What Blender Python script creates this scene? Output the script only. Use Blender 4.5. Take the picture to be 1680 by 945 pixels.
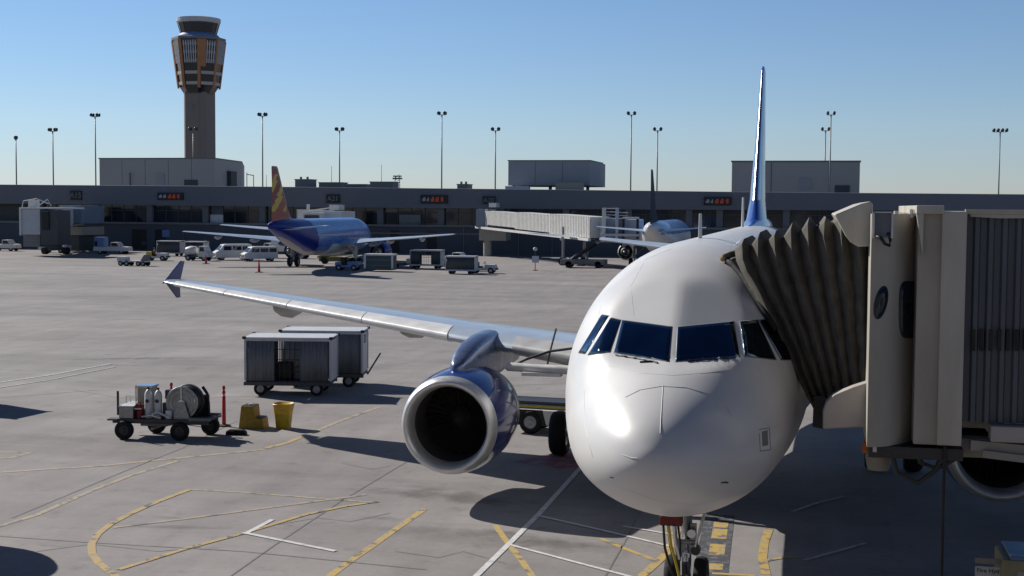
import bpy, bmesh, math, random
from mathutils import Vector, Matrix, Euler
from mathutils.bvhtree import BVHTree
random.seed(7)
for o in list(bpy.data.objects): bpy.data.objects.remove(o, do_unlink=True)
S = bpy.context.scene
COL = S.collection
R = math.radians
PI = math.pi

# ------------------------------------------------------------------ camera
CAM = Vector((1.954, -17.368, 6.525)); YAW, PIT, ROLL = R(-12.444), R(-3.41), R(0.368); FPX = 2239.0
Fv = Vector((math.sin(YAW)*math.cos(PIT), math.cos(YAW)*math.cos(PIT), math.sin(PIT)))
R0 = Vector((math.cos(YAW), -math.sin(YAW), 0)); U0 = R0.cross(Fv)
Rv = R0*math.cos(ROLL)+U0*math.sin(ROLL); Uv = -R0*math.sin(ROLL)+U0*math.cos(ROLL)
cd = bpy.data.cameras.new('camera'); cam = bpy.data.objects.new('camera', cd); COL.objects.link(cam)
M = Matrix((Rv, Uv, -Fv)).transposed().to_4x4(); M.translation = CAM; cam.matrix_world = M
cd.sensor_width = 36; cd.lens = 36*FPX/1680; cd.clip_start = 0.1; cd.clip_end = 60000
S.camera = cam
# ------------------------------------------------------------------ light
SUN_EL = R(34.5)
SUNV = Vector((-0.912*math.cos(SUN_EL), 0.41*math.cos(SUN_EL), math.sin(SUN_EL))).normalized()
w = bpy.data.worlds.new('World'); S.world = w; w.use_nodes = True
nt = w.node_tree; bg = nt.nodes['Background']
sky = nt.nodes.new('ShaderNodeTexSky'); sky.sky_type = 'NISHITA'; sky.sun_disc = False
sky.sun_elevation = SUN_EL; sky.sun_rotation = math.atan2(SUNV.x, SUNV.y)
sky.altitude = 300; sky.air_density = 1.0; sky.dust_density = 0.0; sky.ozone_density = 3.0
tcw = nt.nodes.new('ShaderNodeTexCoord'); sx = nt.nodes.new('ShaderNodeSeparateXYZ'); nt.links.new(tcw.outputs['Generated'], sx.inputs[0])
rp = nt.nodes.new('ShaderNodeValToRGB'); nt.links.new(sx.outputs[2], rp.inputs[0])      # sky tint: pale horizon, deep blue zenith dimmed out of view to cut ambient
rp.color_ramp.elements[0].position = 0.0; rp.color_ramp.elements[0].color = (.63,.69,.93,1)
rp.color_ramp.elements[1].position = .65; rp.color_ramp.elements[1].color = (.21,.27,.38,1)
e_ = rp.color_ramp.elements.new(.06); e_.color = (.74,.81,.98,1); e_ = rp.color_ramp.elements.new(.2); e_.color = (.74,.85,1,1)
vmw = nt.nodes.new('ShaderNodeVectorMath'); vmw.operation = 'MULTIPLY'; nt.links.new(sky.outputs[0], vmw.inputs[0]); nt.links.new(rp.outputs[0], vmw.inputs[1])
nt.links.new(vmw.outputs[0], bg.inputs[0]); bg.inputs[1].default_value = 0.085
sd = bpy.data.lights.new('sun', 'SUN'); sd.energy = 4.9; sd.angle = R(0.53); sd.color = (1, .955, .88)
so = bpy.data.objects.new('sun', sd); COL.objects.link(so); so.rotation_euler = SUNV.to_track_quat('Z', 'Y').to_euler()
S.view_settings.view_transform = 'Standard'; S.view_settings.look = 'None'
S.view_settings.exposure = 0.2; S.view_settings.gamma = 1

# ------------------------------------------------------------------ pixel -> place
def ray(u, v): return Fv + Rv*((u-840)/FPX) - Uv*((v-472.5)/FPX)
def G(u, v, z=0.0):
    d = ray(u, v); return CAM + d*((z-CAM.z)/d.z)
def Y(u, v, y):
    d = ray(u, v); return CAM + d*((y-CAM.y)/d.y)

# ------------------------------------------------------------------ materials
def mat(name, col, rough=.6, metal=0., var=.12, vs=3., bump=0., coat=0., emit=None, spec=.5, vary=None, stretch=(1,1,1)):
    m = bpy.data.materials.new(name); m.use_nodes = True; n = m.node_tree; b = n.nodes['Principled BSDF']
    c = tuple(col)+(1,)
    b.inputs['Base Color'].default_value = c; b.inputs['Roughness'].default_value = rough
    b.inputs['Metallic'].default_value = metal; b.inputs['Coat Weight'].default_value = coat
    b.inputs['Specular IOR Level'].default_value = spec
    tc = n.nodes.new('ShaderNodeTexCoord'); mp = n.nodes.new('ShaderNodeMapping'); n.links.new(tc.outputs['Object'], mp.inputs[0])
    mp.inputs['Scale'].default_value = stretch
    ns = n.nodes.new('ShaderNodeTexNoise'); ns.inputs['Scale'].default_value = vs; ns.inputs['Detail'].default_value = 6; ns.inputs['Roughness'].default_value = .6
    n.links.new(mp.outputs[0], ns.inputs['Vector'])
    if var > 0:
        mr = n.nodes.new('ShaderNodeMapRange'); mr.inputs[1].default_value = .3; mr.inputs[2].default_value = .7
        mr.inputs[3].default_value = 1-var; mr.inputs[4].default_value = 1+var*.5
        n.links.new(ns.outputs[0], mr.inputs[0])
        mx = n.nodes.new('ShaderNodeVectorMath'); mx.operation = 'SCALE'; mx.inputs[0].default_value = col
        n.links.new(mr.outputs[0], mx.inputs['Scale']); n.links.new(mx.outputs[0], b.inputs['Base Color'])
        rr = n.nodes.new('ShaderNodeMapRange'); rr.inputs[1].default_value = .3; rr.inputs[2].default_value = .7
        rr.inputs[3].default_value = max(.02, rough-.12*min(1, rough*2)); rr.inputs[4].default_value = min(1, rough+.1*min(1, rough*2))
        n.links.new(ns.outputs[0], rr.inputs[0]); n.links.new(rr.outputs[0], b.inputs['Roughness'])
    if bump > 0:
        bp = n.nodes.new('ShaderNodeBump'); bp.inputs['Strength'].default_value = bump; bp.inputs['Distance'].default_value = .02
        n.links.new(ns.outputs[0], bp.inputs['Height']); n.links.new(bp.outputs[0], b.inputs['Normal'])
    if emit:
        b.inputs['Emission Color'].default_value = tuple(emit)+(1,); b.inputs['Emission Strength'].default_value = 1
    return m
MT = {}
def mk(k, *a, **kw): MT[k] = mat(k, *a, **kw)
mk('white_paint', (.60,.592,.585), .40, coat=.06, var=.04, vs=.8)
mk('offwhite', (.62,.61,.58), .45, var=.15, vs=4)
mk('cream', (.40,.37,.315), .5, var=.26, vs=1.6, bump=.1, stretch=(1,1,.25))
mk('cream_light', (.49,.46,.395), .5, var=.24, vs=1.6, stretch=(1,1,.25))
mk('cream_pink', (.40,.365,.345), .5, var=.12, vs=2)
mk('glass_dark', (.10,.165,.225), .07, metal=1, var=.35, vs=1.1)
mk('glass_blue', (.01,.02,.035), .12, spec=.6, var=.2, vs=.4)
mk('blue_cowl', (.012,.028,.16), .18, coat=.6, var=.1, vs=2)
mk('blue_fin', (.02,.07,.30), .25, coat=.4, var=.1, vs=1)
mk('navy', (.010,.012,.045), .6, spec=.2, coat=0, var=.15)
mk('fence_blue', (.03,.045,.17), .35, coat=.3)
mk('pylon_metal', (.13,.17,.28), .3, metal=.5, var=.2, vs=2)
mk('chrome', (.62,.64,.67), .22, metal=1, var=.15, vs=3)
mk('lip_metal', (.66,.66,.65), .38, metal=.6, var=.12, vs=4)
mk('steel', (.32,.33,.34), .4, metal=.8, var=.3, vs=8)
mk('dark_metal', (.05,.05,.055), .5, metal=.5, var=.3, vs=10)
mk('inlet_dark', (.05,.046,.046), .6, var=.3)
mk('fan', (.13,.12,.12), .35, metal=.7, var=.2)
mk('wing_grey', (.36,.42,.50), .33, coat=.2, var=.12, vs=1.2)
mk('wing_under', (.42,.42,.42), .45, var=.15, vs=1.5)
mk('slat', (.74,.73,.71), .4, metal=.1, var=.1, vs=2)
mk('rubber', (.014,.014,.015), .8, var=.3, vs=12, spec=.3)
mk('rim', (.35,.36,.38), .4, metal=.4, var=.2)
mk('bellows', (.115,.106,.092), .85, var=.35, vs=5, bump=.35, spec=.25)
mk('bellows_pad', (.30,.23,.15), .85, var=.3, vs=6)
mk('corrugated', (.10,.115,.14), .5, metal=.15, var=.25, vs=1.2, stretch=(1,1,.2))
mk('red', (.42,.012,.02), .5, var=.15)
mk('dark_red', (.16,.008,.008), .6, var=.2)
mk('yellow_plastic', (.42,.30,.008), .5, var=.2, vs=6)
mk('mustard', (.30,.19,.012), .6, var=.3, vs=8)
mk('yellow', (.55,.40,.02), .5, var=.15)
mk('amber', (.55,.12,.01), .3, var=.1)
mk('concrete_wall', (.20,.205,.22), .85, var=.12, vs=.3, bump=.1)
mk('fascia', (.125,.135,.16), .75, var=.12, vs=.25)
mk('lower_wall', (.075,.085,.105), .8, var=.15, vs=.4)
mk('column', (.13,.135,.15), .8, var=.1)
mk('panel_grey', (.30,.31,.33), .7, var=.1, vs=.15)  # one even cool grey for the plant room and hatches
mk('panel_tan', (.36,.35,.335), .75, var=.08, vs=.1)
mk('panel_seam', (.17,.17,.17), .8)
mk('grey_dark', (.06,.065,.07), .7, var=.25, vs=2)
mk('grey_mid', (.16,.165,.17), .65, var=.2, vs=2)
mk('copper', (.36,.15,.06), .55, metal=.2, var=.2, vs=.4)
mk('tower_shaft', (.19,.16,.145), .8, var=.08, vs=.06)
mk('black', (.01,.01,.011), .6, var=.3)
mk('led_red', (.15,.012,.005), .5, emit=(.09,.012,.004), var=0)
mk('led_white', (.1,.12,.16), .5, emit=(.035,.045,.065), var=0)
mk('sign_text', (.16,.18,.20), .6)
mk('ink', (.03,.03,.035), .6)
mk('pole_metal', (.14,.14,.145), .5, metal=.3, var=.1)
mk('lamp_black', (.02,.03,.035), .4)
mk('sw_blue', (.008,.02,.20), .38, coat=.1, spec=.3, var=.08)
mk('sw_sky', (.10,.21,.50), .3, coat=.3, var=.08)
mk('sw_belly', (.26,.25,.26), .35, var=.2)
mk('orange_tail', (.38,.05,.012), .35, var=.15)
mk('tail_yellow', (.60,.42,.04), .35, var=.1)
mk('tail_red', (.24,.014,.02), .35, var=.1)
mk('skin', (.35,.2,.14), .6); mk('vest', (.45,.5,.03), .7); mk('cloth_dark', (.03,.035,.06), .9); mk('cloth_pink', (.42,.16,.12), .8)
mk('curtain_grey', (.14,.155,.175), .75, var=.25, vs=3, stretch=(3,3,.5))
mk('cart_panel', (.45,.47,.50), .5, var=.15, vs=3)
mk('tan_metal', (.30,.28,.24), .6, var=.2, vs=5)
mk('cargo_green', (.12,.15,.04), .7, var=.3); mk('blue_light', (.13,.22,.42), .4, var=.12); mk('blue_grey', (.17,.215,.275), .5, var=.15)
mk('mustard_soft', (.36,.33,.20), .6, var=.3)
mk('sand_wall', (.34,.30,.25), .8, var=.12, vs=.4)
mk('glazing', (.012,.016,.024), .08, spec=.6, var=0)
mk('container', (.045,.075,.08), .6, var=.2)
mk('bin_bag', (.60,.36,.02), .5, var=.25, vs=9, bump=.4)

# ------------------------------------------------------------------ mesh builder
class MB:
    def __init__(s): s.v = []; s.f = []
    def add(s, vs, fs):
        o = len(s.v); s.v += [tuple(p) for p in vs]; s.f += [tuple(i+o for i in f) for f in fs]; return s
    def box(s, c, d, rot=None, taper=1.0):
        hx, hy, hz = d[0]/2, d[1]/2, d[2]/2
        P = []
        for z in (-1, 1):
            k = taper if z > 0 else 1
            for x, y in ((-1,-1),(1,-1),(1,1),(-1,1)): P.append(Vector((x*hx*k, y*hy*k, z*hz)))
        if rot is not None:
            Q = Euler(rot).to_matrix() if not isinstance(rot, Matrix) else rot
            P = [Q @ p for p in P]
        C = Vector(c)
        return s.add([p+C for p in P], [(0,3,2,1),(4,5,6,7),(0,1,5,4),(1,2,6,5),(2,3,7,6),(3,0,4,7)])
    def bb(s, a, b): # two corners
        return s.box([(a[i]+b[i])/2 for i in range(3)], [abs(b[i]-a[i]) for i in range(3)])
    def cyl(s, a, b, r1, r2=None, n=16, cap=True):
        a = Vector(a); b = Vector(b); r2 = r1 if r2 is None else r2
        d = (b-a).normalized(); t = d.orthogonal().normalized(); q = d.cross(t)
        P = []
        for c, r in ((a, r1), (b, r2)):
            for i in range(n):
                w_ = 2*PI*i/n; P.append(c + (t*math.cos(w_)+q*math.sin(w_))*r)
        F = [(i, (i+1) % n, n+(i+1) % n, n+i) for i in range(n)]
        if cap: F += [tuple(range(n-1, -1, -1)), tuple(range(n, 2*n))]
        return s.add(P, F)
    def tube(s, pts, r, n=8):
        pts = [Vector(p) for p in pts]; rings = []
        up = None
        for i, p in enumerate(pts):
            d = ((pts[min(i+1, len(pts)-1)] - pts[max(i-1, 0)])).normalized()
            if up is None: up = d.orthogonal().normalized()
            t = (up - d*up.dot(d)).normalized(); up = t; q = d.cross(t)
            rings.append([p+(t*math.cos(2*PI*k/n)+q*math.sin(2*PI*k/n))*r for k in range(n)])
        return s.rings(rings, True, True)
    def rings(s, rings, cap0=False, cap1=False, closed=True):
        n = len(rings[0]); P = [p for r in rings for p in r]; F = []
        for j in range(len(rings)-1):
            for i in range(n if closed else n-1):
                F.append((j*n+i, j*n+(i+1) % n, (j+1)*n+(i+1) % n, (j+1)*n+i))
        if cap0: F.append(tuple(range(n-1, -1, -1)))
        if cap1: F.append(tuple((len(rings)-1)*n+i for i in range(n)))
        return s.add(P, F)
    def lathe(s, prof, c, axis='y', n=48):  # prof: (along, radius)
        rings = []
        for a, r in prof:
            ring = []
            for i in range(n):
                t = 2*PI*i/n; x, z = r*math.cos(t), r*math.sin(t)
                p = {'y': (x, a, z), 'x': (a, x, z), 'z': (x, z, a)}[axis]
                ring.append(Vector(c)+Vector(p))
            rings.append(ring)
        return s.rings(rings, prof[0][1] > 0 and prof[0] == prof[0] and False, False)
    def prism(s, outline, a, b, axis='y'):  # outline 2D, extrude between a and b on axis
        def P(p, t):
            return {'y': (p[0], t, p[1]), 'x': (t, p[0], p[1]), 'z': (p[0], p[1], t)}[axis]
        n = len(outline)
        return s.add([P(p, a) for p in outline]+[P(p, b) for p in outline],
                     [(i, (i+1) % n, n+(i+1) % n, n+i) for i in range(n)]+[tuple(range(n-1, -1, -1)), tuple(range(n, 2*n))])
    def build(s, name, m, parent=None, smooth=False, bevel=0, seg=2, mods=None):
        me = bpy.data.meshes.new(name); me.from_pydata(s.v, [], s.f); me.validate()
        bm = bmesh.new(); bm.from_mesh(me); bmesh.ops.remove_doubles(bm, verts=bm.verts, dist=1e-5)
        bmesh.ops.recalc_face_normals(bm, faces=bm.faces); bm.to_mesh(me); bm.free()
        o = bpy.data.objects.new(name, me); COL.objects.link(o)
        for q in (m if isinstance(m, (list, tuple)) else [m]): me.materials.append(MT[q] if isinstance(q, str) else q)
        if parent: o.parent = parent
        if smooth is True:
            me.polygons.foreach_set('use_smooth', [True]*len(me.polygons))
        elif smooth:
            me.polygons.foreach_set('use_smooth', [True]*len(me.polygons)); me.set_sharp_from_angle(angle=R(smooth))
        if bevel:
            bv = o.modifiers.new('Bevel', 'BEVEL'); bv.width = bevel; bv.segments = seg; bv.limit_method = 'ANGLE'; bv.angle_limit = R(40)
        return o
def tag(o, label=None, cat=None, group=None, kind=None):
    for k, v in (('label', label), ('category', cat), ('group', group), ('kind', kind)):
        if v: o[k] = v
    return o
def thing(name, label, cat, loc=(0,0,0), rz=0, group=None):
    o = bpy.data.objects.new(name, None); COL.objects.link(o); o.empty_display_size = .3
    o.location = loc; o.rotation_euler = (0, 0, rz); return tag(o, label, cat, group)
def kids(o): return [c for c in bpy.data.objects if c.parent == o]
def copy_tree(o, parent=None):
    c = o.copy(); COL.objects.link(c); c.parent = parent
    for ch in kids(o): copy_tree(ch, c)
    return c
def dup(o, loc, rz, label, group=None):
    c = copy_tree(o); c.location = loc; c.rotation_euler = (0, 0, rz); c['label'] = label
    if group: c['group'] = group
    return c
def text(body, size, loc, rot, m, parent=None, name='lettering', depth=.004, align='CENTER'):
    cu = bpy.data.curves.new(name, 'FONT'); cu.body = body; cu.size = size; cu.extrude = depth; cu.align_x = align; cu.align_y = 'CENTER'
    t = bpy.data.objects.new('tmp', cu); COL.objects.link(t)
    dg = bpy.context.evaluated_depsgraph_get(); me = bpy.data.meshes.new_from_object(t.evaluated_get(dg))
    bpy.data.objects.remove(t)
    o = bpy.data.objects.new(name, me); COL.objects.link(o); me.materials.clear(); me.materials.append(MT[m])
    o.location = loc; o.rotation_euler = rot
    if parent: o.parent = parent
    return o
def pchip(xs, ys):
    n = len(xs); h = [xs[i+1]-xs[i] for i in range(n-1)]; d = [(ys[i+1]-ys[i])/h[i] for i in range(n-1)]
    m = [0]*n; m[0] = d[0]; m[-1] = d[-1]
    for i in range(1, n-1):
        if d[i-1]*d[i] > 0:
            w1 = 2*h[i]+h[i-1]; w2 = h[i]+2*h[i-1]; m[i] = (w1+w2)/(w1/d[i-1]+w2/d[i])
    def f(x):
        if x <= xs[0]: return ys[0]
        if x >= xs[-1]: return ys[-1]
        i = max(k for k in range(n-1) if xs[k] <= x); t = (x-xs[i])/h[i]
        return ((2*t**3-3*t**2+1)*ys[i]+(t**3-2*t**2+t)*h[i]*m[i]+(-2*t**3+3*t**2)*ys[i+1]+(t**3-t**2)*h[i]*m[i+1])
    return f

# ------------------------------------------------------------------ ground
def ground_material():
    m = bpy.data.materials.new('apron_concrete'); m.use_nodes = True; n = m.node_tree; b = n.nodes['Principled BSDF']
    L = n.links.new
    def N(t, **k):
        x = n.nodes.new(t)
        for a, c in k.items(): setattr(x, a, c)
        return x
    g = N('ShaderNodeNewGeometry')
    def noise(scale, stretch=(1,1,1), rot=0, det=8, rough=.6):
        mp = N('ShaderNodeMapping'); mp.inputs['Scale'].default_value = stretch; mp.inputs['Rotation'].default_value = (0,0,rot)
        L(g.outputs['Position'], mp.inputs[0]); x = N('ShaderNodeTexNoise'); x.inputs['Scale'].default_value = scale
        x.inputs['Detail'].default_value = det; x.inputs['Roughness'].default_value = rough; L(mp.outputs[0], x.inputs['Vector']); return x.outputs[0]
    def rng(s, a, b_, c, d):
        x = N('ShaderNodeMapRange'); x.inputs[1].default_value = a; x.inputs[2].default_value = b_; x.inputs[3].default_value = c; x.inputs[4].default_value = d; L(s, x.inputs[0]); return x.outputs[0]
    def mul(a, c):
        x = N('ShaderNodeMath', operation='MULTIPLY'); L(a, x.inputs[0])
        if isinstance(c, (int, float)): x.inputs[1].default_value = c
        else: L(c, x.inputs[1])
        return x.outputs[0]
    f = rng(noise(.25), .35, .7, .84, 1.06)
    f = mul(f, rng(noise(.9, (1,.22,1), R(-14)), .35, .75, 1.05, .84))
    f = mul(f, rng(noise(.11, (.22,1,1), R(-10), 10, .7), .40, .64, 1.08, .78))    # long rubber bands across the taxi lane
    f = mul(f, rng(noise(.6, (.1,1,1), R(-12), 8, .7), .55, .75, 1.0, .86))
    f = mul(f, rng(noise(7), .3, .7, .95, 1.04))
    f = mul(f, rng(noise(45, det=3), .3, .7, .95, 1.05))
    sm = noise(1.6, det=5)
    f = mul(f, rng(sm, .57, .80, 1.0, .66))
    # oil and tyre stains
    def blob(u, v, rx, ry, rot, strength):
        nonlocal f
        c = G(u, v)
        mp = N('ShaderNodeMapping'); mp.vector_type = 'TEXTURE'; mp.inputs['Location'].default_value = c; mp.inputs['Rotation'].default_value = (0,0,rot); mp.inputs['Scale'].default_value = (rx, ry, 1)
        L(g.outputs['Position'], mp.inputs[0]); ln = N('ShaderNodeVectorMath', operation='LENGTH'); L(mp.outputs[0], ln.inputs[0])
        ns = rng(noise(1.7), .3, .7, -.5, .5); ad = N('ShaderNodeMath', operation='ADD'); L(ln.outputs['Value'], ad.inputs[0]); L(ns, ad.inputs[1])
        f = mul(f, rng(ad.outputs[0], .1, 1.1, 1-strength, 1.0))
    for a in [(740,815,2.1,.6,R(-10),.5),(760,880,2.6,.7,R(-10),.25),(520,780,3,.6,0,.14),(120,720,3,.6,0,.15),(330,620,4,.9,R(8),.12),(700,800,1.0,.35,R(-10),.2),(900,890,2.0,.55,R(-15),.35),(810,880,1.5,.4,R(-15),.15),(620,850,.6,.2,0,.2),
              (230,588,3.0,.5,R(20),.45),(180,600,2.2,.35,R(20),.25),(290,850,.5,.12,0,.25),(450,590,1.6,.15,0,.3),(545,598,1.0,.12,0,.25),(1110,930,.6,1.2,0,.2),
              (1000,470,5,.4,0,.25),(180,500,5,.5,R(-5),.18),(300,865,1.3,.18,R(10),.3),(850,480,2,.3,0,.25)]: blob(*a)
    cr = N('ShaderNodeMix', data_type='RGBA'); cr.inputs[6].default_value = (.262,.243,.237,1); cr.inputs[7].default_value = (.300,.278,.270,1)
    L(noise(.35), cr.inputs[0])
    vm = N('ShaderNodeVectorMath', operation='SCALE'); L(cr.outputs[2], vm.inputs[0]); L(f, vm.inputs['Scale']); L(vm.outputs[0], b.inputs['Base Color'])
    b.inputs['Roughness'].default_value = .85; b.inputs['Specular IOR Level'].default_value = .3
    bp = N('ShaderNodeBump'); bp.inputs['Strength'].default_value = .25; bp.inputs['Distance'].default_value = .01; L(noise(25, det=6), bp.inputs['Height']); L(bp.outputs[0], b.inputs['Normal'])
    return m
MT['ground'] = ground_material()
gm = MB(); gm.add([(-9000,-3000,0),(9000,-3000,0),(9000,16000,0),(-9000,16000,0)], [(0,1,2,3)])
tag(gm.build('ground', 'ground'), kind='structure')

def paint_mat(name, col, ground=(.27,.252,.245), wear=.5, dark=None, ws=6.):
    m = bpy.data.materials.new(name); m.use_nodes = True; n = m.node_tree; b = n.nodes['Principled BSDF']; L = n.links.new
    tc = n.nodes.new('ShaderNodeTexCoord')
    def noise(s, d=6):
        x = n.nodes.new('ShaderNodeTexNoise'); x.inputs['Scale'].default_value = s; x.inputs['Detail'].default_value = d; x.inputs['Roughness'].default_value = .65; L(tc.outputs['Object'], x.inputs['Vector']); return x.outputs[0]
    def rng(s, a, b_, c=0, d=1):
        x = n.nodes.new('ShaderNodeMapRange'); x.inputs[1].default_value = a; x.inputs[2].default_value = b_; x.inputs[3].default_value = c; x.inputs[4].default_value = d; L(s, x.inputs[0]); return x.outputs[0]
    def mix(f, a, c):
        x = n.nodes.new('ShaderNodeMix'); x.data_type = 'RGBA'; L(f, x.inputs[0])
        for i, q in ((6, a), (7, c)):
            if isinstance(q, tuple): x.inputs[i].default_value = q+(1,)
            else: L(q, x.inputs[i])
        return x.outputs[2]
    c = mix(rng(noise(ws), wear-.12, wear+.12), ground, col)
    if dark: c = mix(rng(noise(2.6, 3), .55, .61), c, dark)
    L(c, b.inputs['Base Color']); b.inputs['Roughness'].default_value = .7
    return m
MT['paint_yellow'] = paint_mat('paint_yellow', (.48,.32,.06), wear=.44, ws=7, dark=(.16,.145,.12))
MT['paint_faded'] = paint_mat('paint_faded', (.46,.31,.08), wear=.45, dark=(.12,.11,.10))
MT['paint_faint'] = paint_mat('paint_faint', (.42,.32,.16), wear=.50, dark=(.17,.16,.15))
MT['paint_white'] = paint_mat('paint_white', (.58,.58,.58), wear=.38)
MT['paint_white_old'] = paint_mat('paint_white_old', (.47,.47,.47), wear=.45)
MT['paint_red'] = paint_mat('paint_red', (.26,.07,.08), wear=.42, ws=3)
MT['paint_dark'] = paint_mat('paint_dark', (.055,.06,.075), wear=.38)
MT['joint'] = paint_mat('joint', (.14,.135,.13), wear=.36, ws=1.5)
LV = [0.004]
def stripe(name, m, pts, width, lvl=1):
    mb = MB(); P = [G(*p) for p in pts]; z = .004+.0016*lvl; n = len(P)
    L_, R_ = [], []
    for i, p in enumerate(P):
        d = P[min(i+1, n-1)]-P[max(i-1, 0)]; d.normalize(); q = Vector((-d.y, d.x, 0))*width/2
        L_.append((p.x+q.x, p.y+q.y, z)); R_.append((p.x-q.x, p.y-q.y, z))
    mb.add(L_+R_, [(i, i+1, n+i+1, n+i) for i in range(n-1)])
    return tag(mb.build(name, m), kind='structure')
def poly(name, m, pts, lvl=1):
    mb = MB(); P = [G(*p) for p in pts]; mb.add([(p.x, p.y, .004+.0016*lvl) for p in P], [tuple(range(len(P)))])
    return tag(mb.build(name, m), kind='structure')
yl = 'apron_marking'
stripe(yl, 'paint_faint', [(-40,778),(60,771),(160,765),(290,752),(430,738),(470,727),(500,715),(560,690),(622,668)], .17, 1)
stripe(yl, 'paint_faded', [(420,739),(470,727),(500,715)], .17, 2)
stripe(yl, 'paint_faint', [(-30,872),(60,845),(150,805),(215,780),(292,756)], .15, 1)
stripe(yl, 'paint_faded', [(312,803),(275,817),(245,829),(210,845),(182,860),(160,877),(150,893),(151,908),(163,925),(195,950)], .15, 3)
stripe(yl, 'paint_faint', [(312,803),(400,808),(500,816),(618,825)], .12, 1)
stripe(yl, 'paint_faint', [(185,866),(300,852),(450,832),(540,820),(600,812)], .12, 2)
stripe(yl, 'paint_faded', [(195,935),(300,902),(400,875),(500,845),(560,832),(620,823)], .13, 4)
stripe(yl, 'paint_yellow', [(535,950),(575,920),(612,895),(655,864),(697,835)], .16, 1)
stripe(yl, 'paint_faint', [(-20,753),(20,751),(50,743),(20,742),(-20,742)], .14, 1)
stripe(yl, 'paint_yellow', [(812,862),(835,893),(856,920),(880,955)], .13, 1)
stripe(yl, 'paint_yellow', [(985,884),(1030,902),(1076,920)], .12, 1)
stripe(yl, 'paint_yellow', [(1112,868),(1104,890),(1090,912),(1065,935),(1040,955)], .17, 2)
stripe(yl, 'paint_yellow', [(1262,868),(1254,890),(1251,915),(1259,955)], .17, 2)
stripe(yl, 'paint_yellow', [(1252,921),(1275,917),(1305,913)], .11, 3)
stripe(yl, 'paint_yellow', [(1168,941),(1240,945)], .12, 3)
stripe('lead_in_line', 'paint_dark', [(1181,845),(1172,900),(1163,960)], .62, 1)
for a, b_ in ((857,866),(868,884),(893,911),(925,935)):
    stripe(yl, 'paint_yellow', [(1181-(a-845)*.15+4, a), (1181-(b_-845)*.15+4, b_)], .30, 2)
stripe(yl, 'paint_white', [(447,853),(402,876.5)], .11, 5)
stripe(yl, 'paint_white', [(399,874.5),(550,905)], .11, 6)
stripe(yl, 'paint_white', [(775,952),(835,893),(885,843),(955,765)], .12, 5)
stripe(yl, 'paint_white', [(835,894),(940,922),(1050,951)], .09, 6)
stripe(yl, 'paint_white', [(880,846),(990,871),(1100,897)], .09, 6)
stripe(yl, 'paint_white', [(1022,864),(1100,877)], .08, 6)
stripe(yl, 'paint_white_old', [(-30,632),(80,616),(182,597)], .16, 5)
stripe(yl, 'paint_white_old', [(-30,641),(80,624),(190,602)], .10, 6)
stripe(yl, 'paint_white_old', [(1300,840),(1340,826),(1385,815)], .10, 6)
stripe(yl, 'paint_white_old', [(1320,920),(1420,892)], .10, 6)
poly('red_marking', 'paint_red', [(842,758),(905,744),(975,740),(1012,762),(960,775)], 1)
for pts in ([(365,955),(450,895),(560,822),(655,765),(760,706)], [(985,960),(1030,880),(1060,820)],
            [(20,850),(200,775),(300,735),(390,690)], [(-30,560),(300,552),(700,548),(960,546)], [(-30,470),(400,476),(800,486),(1000,492)],
            [(300,655),(640,640),(960,628)], [(-30,655),(160,640)], [(-30,515),(300,520),(980,512)], [(0,880),(140,890),(400,905),(700,935)]):
    stripe('slab_joint', 'joint', pts, .035, 1)
for pts in ([(430,865),(520,850),(575,856),(640,842)],[(60,905),(150,893),(260,905),(330,898)],[(560,760),(610,770),(640,765)],[(120,640),(210,655),(300,650)],[(650,905),(720,915),(760,905),(830,925)],[(470,600),(560,606),(640,602)],[(150,520),(300,530),(420,527)]):
    stripe('crack_seal', 'joint', pts, .03, 0)

# ------------------------------------------------------------------ aircraft pieces
def fuselage_rings(tab, L, n=112, ny=150, cut=None):
    q = [math.sqrt(t[0]) for t in tab]
    fzt = pchip(q, [t[1] for t in tab]); fzb = pchip(q, [t[2] for t in tab]); fw = pchip(q, [t[3] for t in tab])
    rings = []
    for j in range(1, ny+1):
        s = j/ny; qq = math.sqrt(L)*(s**1.15); y = qq*qq
        zt, zb, w_ = fzt(qq), fzb(qq), fw(qq); zc = zb+(zt-zb)*.5
        if y < 3: zc = zb+(zt-zb)*.47
        ring = []
        for i in range(n):
            t = 2*PI*i/n; c, s_ = math.cos(t), math.sin(t)
            kx = 1+.13*max(0, min(1, (9-y)/4)) if s_ < 0 else 1
            x = w_*math.copysign(abs(c)**kx, c); z = zc+((zt-zc) if s_ > 0 else (zc-zb))*s_; yy = y
            if cut: yy = cut(x, y, z)
            ring.append(Vector((x, yy, z)))
        rings.append(ring)
    return rings
def wing_mesh(side, secs, npt=14, a=0., b=1., off=0., upper=True, lower=True):
    """secs: (x, yLE, chord, zLE, thickness ratio, twist) ; a..b chordwise portion"""
    rings = []
    for x, yl_, ch, zl, th, tw in secs:
        def T(c): return th*5*(.2969*math.sqrt(c)-.126*c-.3516*c*c+.2843*c**3-.1015*c**4)
        cs = [a+(b-a)*(1-math.cos(PI*i/npt))/2 for i in range(npt+1)] if a == 0 and b == 1 else [a+(b-a)*(i/npt)**1.6 for i in range(npt+1)]
        up = [(c, T(c)+.012*math.sin(PI*c)) for c in cs]; lo = [(c, -T(c)*.8+.010*math.sin(PI*c)) for c in cs]
        pts = list(reversed(up))+lo[1:]
        ring = []
        for c, z in pts:
            o = off*(1 if z > 0 else -1)
            yy = c*ch*math.cos(tw)+z*ch*math.sin(tw); zz = z*ch*math.cos(tw)-c*ch*math.sin(tw)
            ring.append(Vector((side*x, yl_+yy-(off if c < .02 else 0), zl+zz+o)))
        rings.append(ring)
    m = MB(); m.rings(rings, True, True, closed=True); return m
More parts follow.
